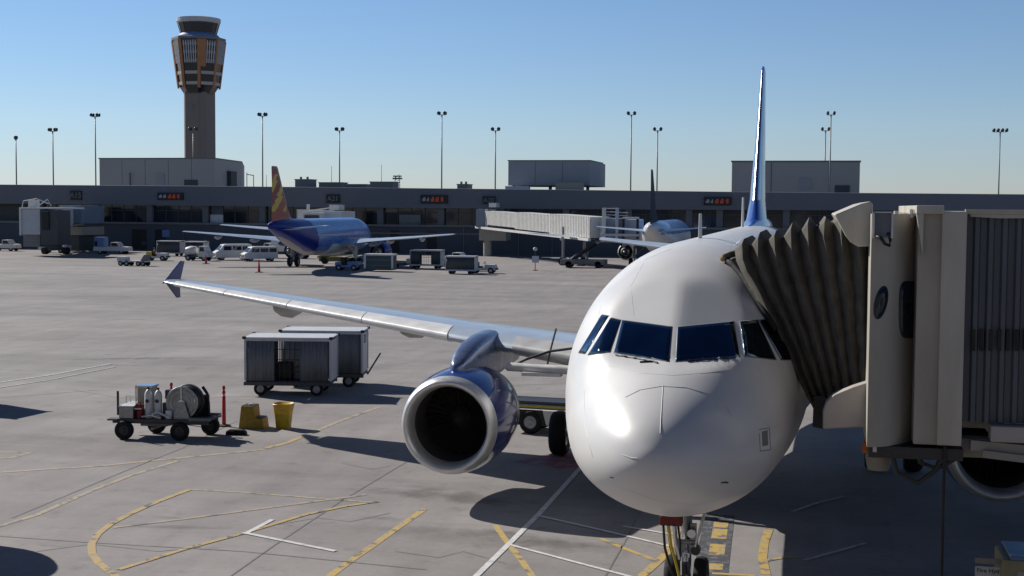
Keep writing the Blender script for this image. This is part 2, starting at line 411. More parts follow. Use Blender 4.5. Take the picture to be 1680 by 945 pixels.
def lerp_sec(s0, s1, t): return tuple(s0[i]+(s1[i]-s0[i])*t for i in range(len(s0)))
def sec_at(secs, x):
    for i in range(len(secs)-1):
        if secs[i][0] <= x <= secs[i+1][0]: return lerp_sec(secs[i], secs[i+1], (x-secs[i][0])/(secs[i+1][0]-secs[i][0]))
def span(secs, x0, x1, n=6): return [sec_at(secs, x0+(x1-x0)*i/n) for i in range(n+1)]
def wheel_parts(parent, c, r, wd, axis='x', tyre='rubber', rim='rim', name='wheel'):
    """tyre with rounded shoulders + rim as sub-part"""
    h = wd/2
    prof = [(-h*.8, r*.55), (-h, r*.68), (-h, r*.86), (-h*.75, r*.96), (-h*.3, r), (h*.3, r), (h*.75, r*.96), (h, r*.86), (h, r*.68), (h*.8, r*.55)]
    t = MB(); t.lathe(prof, c, axis, 28); o = t.build(name, tyre, parent, smooth=True)
    k = MB(); k.lathe([(-h*.7, 0.001), (-h*.85, r*.2), (-h*.6, r*.28), (-h*.55, r*.5), (-h*.78, r*.56), (h*.78, r*.56), (h*.55, r*.5), (h*.6, r*.28), (h*.85, r*.2), (h*.7, .001)], c, axis, 24)
    k.build('rim', rim, o, smooth=40)
    return o

def nacelle(parent, cx, y0, cz, s=1., cowl='blue_cowl', rear='offwhite', lip='lip_metal', detail=True):
    c = (cx, y0, cz); n = 72
    m = MB(); m.lathe([(.42*s,.865*s),(.25*s,.875*s),(.12*s,.90*s),(.04*s,.94*s),(0,.985*s),(.015*s,1.02*s),(.07*s,1.065*s),(.16*s,1.10*s),(.26*s,1.125*s)], c, 'y', n)
    e = m.build('engine', lip, parent, smooth=True)
    m = MB(); m.lathe([(.265*s,1.127*s),(.5*s,1.165*s),(.9*s,1.20*s),(1.4*s,1.215*s),(1.9*s,1.20*s),(2.3*s,1.165*s)], c, 'y', n)
    m.build('cowl', cowl, e, smooth=True)
    m = MB(); m.lathe([(2.31*s,1.16*s),(2.7*s,1.10*s),(3.15*s,1.0*s),(3.3*s,.955*s),(3.29*s,.93*s),(2.9*s,.95*s)], c, 'y', n)
    m.build('fan_nozzle', rear, e, smooth=True)
    m = MB(); m.lathe([(.42*s,.865*s),(.9*s,.85*s),(1.5*s,.86*s),(1.52*s,.0001)], c, 'y', n); m.build('inlet_duct', 'inlet_dark', e, smooth=40)
    m = MB(); m.lathe([(2.6*s,.75*s),(3.3*s,.66*s),(4.1*s,.46*s),(4.12*s,.40*s),(4.0*s,.30*s),(4.7*s,.02*s)], c, 'y', 40); m.build('exhaust_core', 'steel', e, smooth=40)
    # flow baffle behind fan
    m = MB(); m.lathe([(2.62*s,.95*s),(2.62*s,.7*s)], c, 'y', 40); m.build('fan_duct', 'inlet_dark', e)
    if detail:
        m = MB(); m.lathe([(.95*s,.001),(.99*s,.05*s),(1.1*s,.14*s),(1.25*s,.24*s),(1.34*s,.28*s)], c, 'y', 32)
        m.build('spinner', 'fan', e, smooth=True)
        m = MB()
        for k in range(32):
            a = 2*PI*k/32; ca, sa = math.cos(a), math.sin(a)
            def P(r, dy, da):
                return (cx+math.cos(a+da)*r*s, y0+dy*s, cz+math.sin(a+da)*r*s)
            rs = (.25,.45,.65,.845); g = [[P(r, 1.22, -.10+.02*i), P(r, 1.38+.02*i, .10+.02*i)] for i, r in enumerate(rs)]
            m.rings([[Vector(p) for p in q] for q in g], closed=False)
        m.build('fan_blades', 'fan', e)
    return e

MAIN = thing('airliner', 'large white airliner seen nose-on with blue engines, docked at the near jet bridge', 'airplane', (0,0,0))
tab = [(0,3.22,3.22,0.0),(.02,3.34,3.09,.15),(.1,3.48,2.95,.33),(.3,3.70,2.76,.58),(.6,3.90,2.57,.82),(1,4.09,2.40,1.06),(1.5,4.27,2.24,1.28),(2,4.48,2.11,1.45),(2.5,4.85,1.99,1.58),(3,5.18,1.89,1.69),(3.6,5.48,1.80,1.80),(4.3,5.71,1.72,1.89),
       (5,5.85,1.66,1.94),(6,5.94,1.60,1.965),(7,5.965,1.57,1.97),(8.5,5.965,1.57,1.94),(12,5.965,1.57,1.93),(20,5.965,1.57,1.93),(24,5.965,1.62,1.93),(27,5.965,2.1,1.85),(30,5.965,2.8,1.66),(33,5.93,3.65,1.24),(36,5.75,4.55,.66),(37.5,5.45,5.05,.2)]
def cutf(x, y, z):
    z0 = 4.36; b = 1.38 if z > z0 else 5.0
    yc = 1.98+.40*(math.sqrt(x*x+.0025)-.05)+b*(z-z0)
    if y > 5.5 or z < 3.9: return y
    d = yc-y; k = .05
    return y+(d+math.sqrt(d*d+k*k))/2 if d > -1 else y
fr = fuselage_rings(tab, 37.5, cut=cutf)
m = MB(); m.rings(fr, False, True)
n0 = len(fr[0]); tip = len(m.v); m.v.append((0, -.002, 3.22)); m.f += [(tip, (i+1) % n0, i) for i in range(n0)]
FUS = m.build('fuselage', 'white_paint', MAIN, smooth=True)
_bm = bmesh.new(); _bm.from_mesh(FUS.data); BVH = BVHTree.FromBMesh(_bm); _bm.free()
def onfus(u, v, off=.004):
    h = BVH.ray_cast(CAM, ray(u, v).normalized())
    return None if h[0] is None else h[0]+h[1]*off
def patch(name, m, quad, off=.005, parent=MAIN, nu=14, nv=10, bulge=None):
    """quad: 4 pixel corners TL TR BR BL, mapped onto the fuselage skin"""
    mb = MB(); rows = []
    for j in range(nv+1):
        t = j/nv; row = []
        for i in range(nu+1):
            s = i/nu
            u = (quad[0][0]*(1-s)+quad[1][0]*s)*(1-t)+(quad[3][0]*(1-s)+quad[2][0]*s)*t
            v = (quad[0][1]*(1-s)+quad[1][1]*s)*(1-t)+(quad[3][1]*(1-s)+quad[2][1]*s)*t
            p = onfus(u, v, off)
            if p is None: p = row[-1] if row else None
            row.append(p)
        rows.append(row)
    if any(p is None for r in rows for p in r): return None
    mb.rings(rows, closed=False)
    o = mb.build(name, m, parent, smooth=True)
    sf = o.modifiers.new('Solidify', 'SOLIDIFY'); sf.thickness = .004
    return o
# cockpit windows: dark gasket under each pane
WQ = [[(1021,526),(1102,537),(1097,593),(1008,578)],
      [(1112,537),(1203,528),(1213,585),(1109,593)],
      [(1002,522),(1018,526),(1000,577),(965,582)],
      [(987,517),(998,519),(961,580),(950,578)],
      [(1214,528),(1242,526),(1273,590),(1222,584)],
      [(1245,526),(1285,524),(1330,590),(1282,590)]]
for q in WQ:
    cx = sum(p[0] for p in q)/4; cy = sum(p[1] for p in q)/4
    gq = [(cx+(p[0]-cx)*1.0+(1.3 if p[0] > cx else -1.3), cy+(p[1]-cy)*1.0+(1.3 if p[1] > cy else -1.3)) for p in q]
    f = patch('cockpit_window', 'grey_mid', gq, .004)
    if f: patch('pane', 'glass_dark', q, .009, parent=f)
def seam(pts, name='panel_line', m='panel_seam', r=.004, parent=MAIN, off=.001):
    P = []
    for i in range(len(pts)-1):
        for k in range(6):
            t = k/6; p = onfus(pts[i][0]*(1-t)+pts[i+1][0]*t, pts[i][1]*(1-t)+pts[i+1][1]*t, off)
            if p: P.append(p)
    if len(P) > 2:
        mb = MB(); mb.tube(P, r, 5); mb.build(name, m, parent)
mk('seam_soft', (.60,.60,.61), .5)
seam([(1026,652),(1050,640),(1085,634),(1125,636),(1165,647),(1190,664),(1203,688)], m='seam_soft', r=.005)
seam([(1088,632),(1086,660),(1084,690),(1083,715)], m='seam_soft', r=.005, name='lightning_strip')
seam([(1022,746),(1035,751),(1048,752)], m='seam_soft', r=.006)
seam([(958,640),(960,700),(975,760)], m='seam_soft')
seam([(1245,705),(1262,702),(1264,738),(1247,740),(1245,705)], m='grey_mid', r=.006, name='access_panel')
patch('service_hatch', 'grey_mid', [(1250,708),(1259,706),(1260,730),(1251,732)], .004)
seam([(1183,792),(1189,791),(1195,792)], m='black', r=.012, name='static_port')
seam([(1001,783),(1004,783.5),(1007,784)], m='black', r=.01, name='static_port')
seam([(1250,690),(1262,699),(1278,702)], m='seam_soft')
seam([(985,505),(975,560),(968,600)], m='seam_soft', r=.0022)
seam([(1040,520),(1035,470),(1060,425),(1110,405)], m='seam_soft', r=.0022)
seam([(1000,600),(1050,612),(1105,616),(1160,612),(1215,603)], m='seam_soft', r=.0022)
seam([(1240,600),(1275,660),(1285,730)], m='seam_soft', r=.0022)
seam([(1020,800),(1080,822),(1140,828),(1200,815)], m='seam_soft', r=.0022)
# wipers
for a in ([(1010,583),(1040,588),(1072,594)], [(1205,588),(1170,590),(1120,595)]):
    seam(a, name='wiper', m='dark_metal', r=.012, off=.012)
seam([(1050,595),(1072,594),(1080,597)], name='wiper', m='black', r=.016, off=.01)
# antennas
m = MB(); m.prism([(8.0,5.93),(8.45,5.93),(8.30,6.42),(8.12,6.42)], -.13, -.09, 'x'); m.build('antenna', 'offwhite', MAIN, bevel=.01)
p = Y(1218, 385, 24.5); m = MB(); m.cyl((p.x, 24.5, 5.9), (p.x, 24.6, 6.85), .045, .03, 8); m.build('antenna', 'offwhite', MAIN)
# tail
finsec = [(5.7,27.6,9.0,.135),(6.1,28.6,8.0,.085),(6.8,29.6,6.9,.075),(8.5,31.2,5.25,.07),(10.2,32.75,3.75,.068),(11.6,34.0,2.6,.066),(11.78,34.4,2.1,.05)]
def fin_mesh(secs, a=0, b=1, off=0, npt=14):
    rings = []
    for z, yl_, ch, th in secs:
        def T(c): return th*5*(.2969*math.sqrt(c)-.126*c-.3516*c*c+.2843*c**3-.1015*c**4)
        cs = [a+(b-a)*(i/npt)**2 for i in range(npt+1)]
        pts = [(c, T(c)) for c in reversed(cs)]+[(c, -T(c)) for c in cs[1:]]
        rings.append([Vector((x*ch+math.copysign(off, x), yl_+c*ch-(off if c < .01 else 0), z)) for c, x in pts])
    mm = MB(); mm.rings(rings, True, True); return mm
fin = fin_mesh(finsec).build('tail_fin', 'blue_fin', MAIN, smooth=50)
fin_mesh([finsec[i] for i in (2,3,4,5)], 0, .045, .014).build('leading_edge', 'chrome', fin, smooth=50)
m = MB()
rg = []
for y, w_, zt in ((25.5,.05,5.99),(27,.22,6.02),(28.6,.42,6.15),(31,.50,6.25),(34,.48,6.22),(36,.3,6.05)):
    rg.append([Vector((w_*math.cos(t), y, 5.6+(zt-5.6)*abs(math.sin(t))**.6*1.0)) for t in [PI*i/12 for i in range(13)]])
m.rings(rg, True, True); m.build('fin_fillet', 'blue_fin', MAIN, smooth=60)
for sgn in (-1, 1):
    st = [(.2,31.6,3.6,4.75,.10,0),(1.2,32.2,3.3,4.83,.10,0),(6.15,35.0,1.4,5.28,.09,0)]
    wing_mesh(sgn, st).build('tailplane', 'wing_grey', MAIN, smooth=50)
# wings
ws = [(.5,11.6,7.4,2.85,.13,.05),(2.0,12.25,6.7,2.98,.13,.045),(3.2,12.88,5.95,3.07,.125,.04),(6.4,14.55,4.35,3.31,.115,.02),(11.5,17.2,2.9,3.73,.11,.005),(16.6,19.85,1.65,4.17,.105,-.005),(17.0,20.2,1.3,4.21,.09,-.005)]
for sgn in (-1, 1):
    wg = wing_mesh(sgn, span(ws,.5,2,2)+span(ws,2,6.4,6)[1:]+span(ws,6.4,17,12)[1:], 18).build('wing', 'wing_grey', MAIN, smooth=50)
    for x0, x1 in ((6.75,9.4),(9.43,12.0),(12.03,14.4),(14.43,16.5)):
        wing_mesh(sgn, span(ws,x0,x1,3), 10, 0, .14, .012).build('slat', 'slat', wg, smooth=50)
    wing_mesh(sgn, span(ws,2.6,4.9,3), 10, 0, .10, .012).build('slat', 'wing_under', wg, smooth=50)
    for x in (8.6, 12.9):                                    # flap track fairings
        s_ = sec_at(ws, x); rg = []
        for t, r in ((0,.02),(.08,.12),(.25,.2),(.5,.24),(.75,.18),(.95,.06),(1,.01)):
            yy = s_[1]+s_[2]*.30+t*s_[2]*1.05; rg.append([Vector((sgn*x+r*.8*math.cos(a), yy, s_[3]-.20-.08*t-.12*math.sin(PI*t)+r*1.05*math.sin(a))) for a in [2*PI*i/14 for i in range(14)]])
        mm = MB(); mm.rings(rg, True, True); mm.build('flap_fairing', 'wing_under', wg, smooth=True)
    # wingtip fence
    mm = MB()
    mm.prism([(20.15,4.16),(21.3,4.20),(21.6,4.78),(21.36,4.80)], sgn*17.0, sgn*17.06, 'x')
    mm.prism([(20.35,4.20),(21.25,4.12),(21.3,3.68),(21.1,3.68)], sgn*17.0, sgn*17.06, 'x')
    mm.build('wingtip_fence', 'fence_blue', MAIN, bevel=.015)
    # pylon
    rg = []
    for y, hw, zb, zt in ((11.45,.08,2.85,3.02),(11.6,.2,2.75,3.12),(12.0,.30,2.6,3.28),(12.6,.36,2.5,3.44),(13.5,.38,2.4,3.54),(14.6,.36,2.4,3.56),(16,.25,2.45,3.3),(17.6,.15,2.5,3.05),(18.6,.04,2.75,2.9)):
        ring = []
        for i in range(20):
            t = 2*PI*i/20; c, s2 = math.cos(t), math.sin(t)
            ring.append(Vector((sgn*5.66+hw*.85*math.copysign(abs(c)**.6, c), y, (zb+zt)/2+(zt-zb)/2*math.copysign(abs(s2)**.75, s2))))
        rg.append(ring)
    mm = MB(); mm.rings(rg, True, True); mm.build('pylon', 'pylon_metal', MAIN, smooth=True)
    e = nacelle(MAIN, sgn*5.66, 10.7, 1.80, .955)
    mm = MB(); mm.prism([(11.3,2.55),(12.1,2.75),(12.4,2.72),(12.4,2.5)], -.015, .015, 'x'); st = mm.build('nacelle_strake', 'blue_cowl', e)
    st.location = (sgn*5.66-sgn*.74, 0, -.05)
    # main landing gear
    mg = MB(); mg.cyl((sgn*4.0,17.55,3.0), (sgn*4.0,17.71,.6), .13, .09, 14); mg.cyl((sgn*3.6,17.71,.58),(sgn*4.6,17.71,.58),.07,.07,12)
    mg.cyl((sgn*2.4,17.6,2.9),(sgn*3.8,17.68,1.5),.06,.06,8)
    gr = mg.build('main_landing_gear', 'steel', MAIN, smooth=40)
    for dx in (-.47, .47): wheel_parts(gr, (sgn*4.0+dx,17.71,.585), .585, .44)
    mg = MB(); mg.box((sgn*4.1,17.9,1.9),(.03,1.1,1.5)); mg.build('gear_door', 'white_paint', MAIN, bevel=.02)
# wing-body fairing
rg = []
for y, w_, zb in ((10.5,.4,1.62),(11.5,1.6,1.5),(13,2.15,1.38),(16,2.25,1.35),(19,2.1,1.4),(21,1.4,1.52),(22.3,.5,1.6)):
    rg.append([Vector((w_*math.cos(t), y, 2.9+(2.9-zb)*math.sin(t) if math.sin(t) < 0 else 2.9)) for t in [PI+PI*i/16 for i in range(17)]])
m = MB(); m.rings(rg, True, True); m.build('belly_fairing', 'white_paint', MAIN, smooth=60)
# refuelling hose/rod hanging off the inboard wing
m = MB(); m.tube([(-3.75,13.2,3.75),(-3.8,13.1,3.5),(-3.86,13.0,3.2),(-3.9,12.95,2.95)], .022); m.tube([(-4.9,13.1,2.8),(-4.4,13.0,3.05),(-3.85,12.95,3.25),(-3.3,12.8,3.35)], .03)
m.build('wing_cable', 'black', MAIN)
m = MB(); m.tube([(-4.85,13.05,2.86),(-4.0,12.85,2.86),(-3.1,12.6,2.88),(-2.3,12.4,2.8)], .10, 10); m.box((-4.0,12.85,2.74),(.9,.3,.08)); m.build('wing_root_duct', 'offwhite', MAIN, smooth=40)
# nose gear
ng = MB(); ng.cyl((0,4.95,1.75),(0,5.07,.38),.095,.075,16); ng.cyl((-.32,5.07,.38),(.32,5.07,.38),.05,.05,12); ng.cyl((0,4.6,1.8),(0,5.0,.95),.045,.045,10)
ng.box((0,4.93,.95),(.26,.16,.2)); ng.box((.12,4.9,1.2),(.1,.1,.3)); ng.cyl((-.15,4.88,1.05),(.2,4.88,1.05),.05)
gr = ng.build('nose_landing_gear', 'steel', MAIN, smooth=40)
ng = MB(); ng.tube([(.02,4.86,1.0),(.02,4.66,.78),(.02,4.9,.52)], .035, 8); ng.build('torque_link', 'chrome', gr)
for dx in (-.24, .24): wheel_parts(gr, (dx,5.07,.38), .38, .22)
ng = MB(); ng.box((-.21,4.55,1.47),(.36,.22,.15)); ng.build('tow_attachment', 'dark_red', gr, bevel=.015)
ng = MB(); ng.tube([(-.34,4.5,1.42),(-.31,4.55,1.0),(-.2,4.6,.6),(-.05,4.7,.3),(-.03,4.4,.05)], .022); ng.tube([(-.26,4.5,1.42),(-.22,4.5,1.05),(-.12,4.55,.7),(0,4.6,.3)], .02); ng.tube([(-.10,4.5,1.42),(-.06,4.52,1.1),(-.07,4.6,.8)], .018)
ng.build('ground_hose', 'black', gr, smooth=True)
ng = MB(); ng.tube([(-.24,4.42,1.40),(-.20,4.42,1.1),(-.10,4.46,.72),(-.03,4.5,.4)], .022); ng.build('warning_ribbon', 'yellow', gr)
ng = MB(); ng.tube([(-.15,4.45,1.4),(-.12,4.45,1.1),(-.08,4.5,.85)], .035); ng.box((0.0,4.75,.86),(.14,.05,.07)); ng.cyl((.1,4.78,1.22),(.1,4.72,1.22),.07); ng.build('gear_fitting', 'chrome', gr, smooth=40)
for dx in (-1, 1):
    ng = MB(); ng.box((.30*dx,4.2,1.5),(.025,1.3,.42),(0,R(12)*dx,0)); 
    if dx > 0: ng.build('nose_gear_door', 'offwhite', MAIN, bevel=.008)
ng = MB(); ng.cyl((.17,4.84,.95),(.17,4.70,.95),.08,.08,14); ng.build('taxi_light', 'dark_metal', gr)

# ------------------------------------------------------------------ helpers for things built in world coordinates
def settle(t, loc):
    loc = Vector(loc); t.location = loc
    for c in kids(t): c.location = Vector(c.location)-loc
    return t
def box_px(mb, u0, v0, u1, v1, y, depth, z0=None):
    a = Y(u0, v0, y); b = Y(u1, v1, y); mb.bb((a.x, y, a.z if a.z > b.z else b.z), (b.x, y+depth, (min(a.z, b.z) if z0 is None else z0))); return mb

# ------------------------------------------------------------------ the near jet bridge
JB = thing('jet_bridge', 'cream jet bridge with dark pleated canopy pressed against the large white airliner', 'jet bridge')
# bellows: hoops between the fuselage contact line and the cab frame
def contact(v):  # front edge of canopy on the fuselage skin
    pts = [(402,1212),(412,1203),(425,1206),(450,1218),(490,1240),(530,1262),(570,1283),(610,1303),(650,1323),(700,1350)]
    for i in range(len(pts)-1):
        if pts[i][0] <= v <= pts[i+1][0]:
            t = (v-pts[i][0])/(pts[i+1][0]-pts[i][0]); return pts[i][1]+(pts[i+1][1]-pts[i][1])*t
    return pts[-1][1]
NP = 17; NV = 16; rj = random.Random(5)
hoops = []
for k in range(NP):
    t = k/(NP-1); ridge = (k % 2 == 1)
    ring = []
    topL, botL = 410, 704; 
    for j in range(NV+1):
        q = j/NV
        vL = botL+(topL-botL)*q; uL = contact(vL)
        yL = 3.55
        pL = Y(uL, vL, yL)
        vR = 645+(352-645)*q; pR = Y(1424, vR, 2.75)
        # the fan opens towards the top: bottoms bunch together
        tt = t**(1.0+.25*(1-q))
        p = pL.lerp(pR, tt)
        sag = -.10*math.sin(PI*t)*(1-q)
        off = (.135*(.35+.65*q) if ridge else -.08)*(1 if 0 < k < NP-1 else .3)
        p = p+Vector(((rj.random()-.5)*.035*(0 < k < NP-1)*(0 < j < NV), -off+(rj.random()-.5)*.03, sag*.4))
        p.z -= .06*math.sin(PI*tt)*q*0
        ring.append(p)
    top = ring[-1].copy(); peak = (.10+.08*rj.random()) if ridge else -.03
    if k in (0,): peak = 0
    ring[-1] = Vector((top.x, top.y+.04, top.z+peak*.55))
    yF = 6.7
    for s_ in (.06,.3,.6,.94): ring.append(Vector((top.x+.02, top.y+(yF-top.y)*s_, top.z+peak*(1 if 0 < s_ < 1 else 0)+.02)))
    for q in (1,.66,.33,0): ring.append(Vector((ring[0].x+(top.x-ring[0].x)*q, yF, ring[0].z+(top.z-ring[0].z)*q)))
    hoops.append(ring)
m = MB(); m.rings(hoops, closed=False); b_ = m.build('bellows', 'bellows', JB, smooth=28)
sf = b_.modifiers.new('Solidify', 'SOLIDIFY'); sf.thickness = .03
# padded bumper lying on the fuselage
p0 = [onfus(u, v, .06) for u, v in ((1186,428),(1200,440),(1215,458),(1232,485),(1250,515),(1268,545))]
m = MB(); m.tube([p for p in p0 if p], .045, 8); m.build('bumper_pad', 'rubber', JB, smooth=True)
pt = [onfus(u, v, .07) for u, v in ((1184,430),(1196,424),(1210,420))]
m = MB(); m.tube([p for p in pt if p], .06, 8); m.build('bumper_pad', 'bellows_pad', JB, smooth=True)
# hood, lower panel
def px_prism(pts, y, d): 
    mm = MB(); P = [Y(u, v, y) for u, v in pts]; mm.prism([(p.x, p.z) for p in P], y, y+d, 'y'); return mm
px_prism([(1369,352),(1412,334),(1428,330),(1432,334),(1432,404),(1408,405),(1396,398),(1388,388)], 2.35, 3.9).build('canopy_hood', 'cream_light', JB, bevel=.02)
px_prism([(1350,704),(1350,676),(1356,659),(1368,648),(1385,641),(1400,635),(1434,624),(1434,700)], 2.4, .28).build('side_apron', 'cream_pink', JB, bevel=.02)
px_prism([(1333,700),(1335,650),(1352,650),(1352,704)], 3.0, .1).build('rubber_seal', 'black', JB)
# cab wall: a curved wall that turns away to the right
rg = []
for z in (3.27,3.35,6.40,6.46):
    ring = []
    for i in range(22):
        t = i/21; x = 2.72+t*.80; yy = 1.75+1.15*t**2+.03
        ring.append(Vector((x, yy, z)))
    ring += [Vector((3.5, 6.6, z)), Vector((2.72, 6.6, z))]
    rg.append(ring)
m = MB(); m.rings(rg, True, True); CAB = m.build('cab', 'cream', JB, smooth=35)
def cabxy(x):
    t = (x-2.72)/.8; return 1.78+1.15*max(0, t)**2
def cab_y(u, v):
    y = 2.0
    for _ in range(8): y = cabxy(Y(u, v, y).x)
    return y
def oval(u, v, ru, rv, pw, rot, off, name, m, parent, cyl=True):
    rows = []; c = []
    for rr in (0.02, .5, 1.0):
        ring = []
        for i in range(36):
            a = 2*PI*i/36; ca, sa = math.cos(a), math.sin(a)
            x = ru*rr*math.copysign(abs(ca)**pw, ca); y_ = rv*rr*math.copysign(abs(sa)**pw, sa)
            uu = u+x*math.cos(rot)-y_*math.sin(rot); vv = v+x*math.sin(rot)+y_*math.cos(rot)
            yy = cab_y(uu, vv)-off; ring.append(Y(uu, vv, yy))
        rows.append(ring)
    mm = MB(); mm.rings(rows); o = mm.build(name, m, parent, smooth=True)
    sf = o.modifiers.new('Solidify', 'SOLIDIFY'); sf.thickness = .02; return o
wn = oval(1445.5,496.5,10.5,28,1,R(13),.012,'cab_window','dark_metal',JB); oval(1446,497,8,24,1,R(13),.03,'pane','glass_blue',wn)
wn = oval(1491.5,508,16.5,47,.55,0,.012,'cab_window','dark_metal',JB); oval(1492,508,13,43,.55,0,.03,'pane','glass_blue',wn)
# electrical cabinet with cable
m = MB(); a = Y(1433,349,1.62); b_ = Y(1464,390,1.62); m.bb((a.x,1.62,a.z),(b_.x,1.77,b_.z)); ec = m.build('electrical_cabinet', 'curtain_grey', JB, bevel=.01)
m = MB()
for c0, c1 in (((1432,348),(1434.5,391)),((1463,348),(1465,391)),((1432,347),(1465,349.5))):
    a = Y(*c0,1.60); b_ = Y(*c1,1.60); m.bb((a.x,1.60,a.z),(b_.x,1.64,b_.z))
m.build('cabinet_frame', 'offwhite', ec)
m = MB(); m.tube([Y(1438,388,1.58),Y(1445,390,1.55),Y(1452,400,1.58),Y(1459,403,1.66),Y(1461,394,1.7),Y(1457,383,1.6)], .022); m.build('cable', 'black', JB, smooth=True)
m = MB()
for u, v0 in ((1470,346),(1495,343),(1503,340)): 
    a = Y(u, v0, 2.3); m.cyl((a.x,2.3,a.z-.12),(a.x,2.3,a.z),.03)
m.build('roof_bracket', 'offwhite', JB)
# corner post: left face's shade put into darker cream, right face lighter, cap
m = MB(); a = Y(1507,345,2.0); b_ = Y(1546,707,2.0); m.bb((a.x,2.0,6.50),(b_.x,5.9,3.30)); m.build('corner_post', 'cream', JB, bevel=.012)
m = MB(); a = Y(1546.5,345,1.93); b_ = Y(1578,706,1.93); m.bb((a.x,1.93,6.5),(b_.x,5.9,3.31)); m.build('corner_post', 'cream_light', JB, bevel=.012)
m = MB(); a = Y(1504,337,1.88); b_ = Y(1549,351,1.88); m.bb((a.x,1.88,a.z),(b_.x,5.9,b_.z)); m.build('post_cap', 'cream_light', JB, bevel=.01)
m = MB(); a = Y(1504,351,1.9); b_ = Y(1508,420,1.9); m.add([(a.x,1.9,a.z),(a.x+.09,1.9,a.z),(a.x+.09,1.9,b_.z)]+[(a.x,1.99,a.z),(a.x+.09,1.99,a.z),(a.x+.09,1.99,b_.z)], [(0,1,2),(3,5,4),(0,3,4,1),(1,4,5,2),(2,5,3,0)]); m.build('gusset', 'cream_light', JB)
# telescopic tunnel going off to the right: corrugated steel
x0, x1 = 4.0, 24.0; rows = [[], []]; k = 0; x = x0; pr_ = []
while x < x1:
    pr_ += [(x,2.18),(x+.075,2.18),(x+.10,2.12),(x+.155,2.12)]; x += .18
m = MB(); m.rings([[Vector((a, b, 3.62)) for a, b in pr_], [Vector((a, b, 6.46)) for a, b in pr_]], closed=False)
m.bb((x0,2.25,3.62),(x1,5.6,6.46)); tun = m.build('tunnel', 'corrugated', JB)
m = MB(); m.bb((3.95,2.0,6.465),(x1,5.7,6.50)); m.bb((3.95,1.98,6.50),(x1,2.06,6.53)); m.build('tunnel_roof', 'cream_light', JB)
m = MB(); m.add([(4.02,2.02,6.463),(6.2,2.02,6.463),(5.2,2.02,6.42),(4.4,2.02,6.41),(4.02,2.02,6.43)]+[(4.02,2.10,6.463),(6.2,2.10,6.463),(5.2,2.10,6.42),(4.4,2.10,6.41),(4.02,2.10,6.43)], [(0,1,2,3,4),(9,8,7,6,5),(4,3,8,9),(3,2,7,8),(2,1,6,7)]); m.build('roof_trim', 'cream_light', JB)
m = MB(); 
for i in range(30):
    u = 1597+i*14.3; a = Y(u-2.6, 541, 2.09); b_ = Y(u+2.6, 576, 2.09); m.bb((a.x,2.09,a.z),(b_.x,2.14,b_.z))
    if i > 5: break
m.build('vent_slot', 'black', JB)
m = MB(); m.bb((4.35,1.95,3.38),(x1,2.25,3.60)); m.build('tunnel_sill', 'cream_pink', JB, bevel=.02)
m = MB(); m.bb((4.0,2.3,3.1),(x1,2.6,3.36)); m.bb((4.0,5.0,3.1),(x1,5.3,3.36)); m.box((4.9,2.1,3.27),(1.6,.16,.14),(0,R(3),0)); m.box((5.2,2.0,3.13),(1.9,.1,.1),(0,R(5),0))
for i in range(8): m.bb((4.6+i*2.4,2.3,3.15),(4.8+i*2.4,5.3,3.3))
m.build('floor_beam', 'tan_metal', JB)
m = MB(); m.bb((2.75,1.95,3.1),(4.0,6.5,3.26)); m.build('cab_floor', 'dark_metal', JB)
a = Y(1433,700,1.85); b_ = Y(1440,742,1.85)
m = MB(); m.bb((a.x,1.85,a.z),(a.x+.05,1.92,b_.z)); m.build('drop_leg', 'offwhite', JB)
a = Y(1423,722,2.6); m = MB(); m.lathe([(-.10,.001),(-.10,.07),(.02,.07),(.08,.045),(.1,.001)], (a.x,2.6,a.z-.08), 'z', 20); m.build('warning_beacon', 'amber', JB, smooth=50)
a = Y(1441,748,3.2); m = MB(); m.lathe([(-.22,.001),(-.2,.15),(.0,.19),(.16,.12),(.2,.001)], (a.x,3.2,a.z), 'z', 20); m.build('reel_cover', 'tan_metal', JB, smooth=50)
m = MB(); m.tube([(3.1,3.0,3.1),(3.2,3.0,2.7),(3.5,3.1,2.55),(3.75,3.1,2.75),(3.85,3.1,3.1)], .035); m.tube([(3.5,3.4,3.1),(3.55,3.4,2.8),(3.8,3.5,2.7),(4.2,3.5,2.95),(4.3,3.5,3.2)], .035); m.build('hanging_cable', 'grey_dark', JB, smooth=True)
# drive column under the tunnel, out of frame to the right, and a thin service mast
m = MB(); m.cyl((9,3.2,0.5),(9,3.2,6.3),.16); m.cyl((9,4.6,0.5),(9,4.6,6.3),.16); m.bb((8.75,2.9,.35),(9.25,4.9,.75)); m.build('lift_column', 'grey_mid', JB, smooth=40)
for yy in (3.1,4.7): wheel_parts(JB, (9,yy,.5), .5, .35, 'y')
a = Y(1551,700,1.9); m = MB(); m.cyl((a.x,1.9,0),(a.x,1.9,3.3),.022,n=8); m.cyl((a.x,1.9,0),(a.x,1.9,.05),.12); m.build('earthing_mast', 'black', JB)
settle(JB, (3.4,3.5,0))

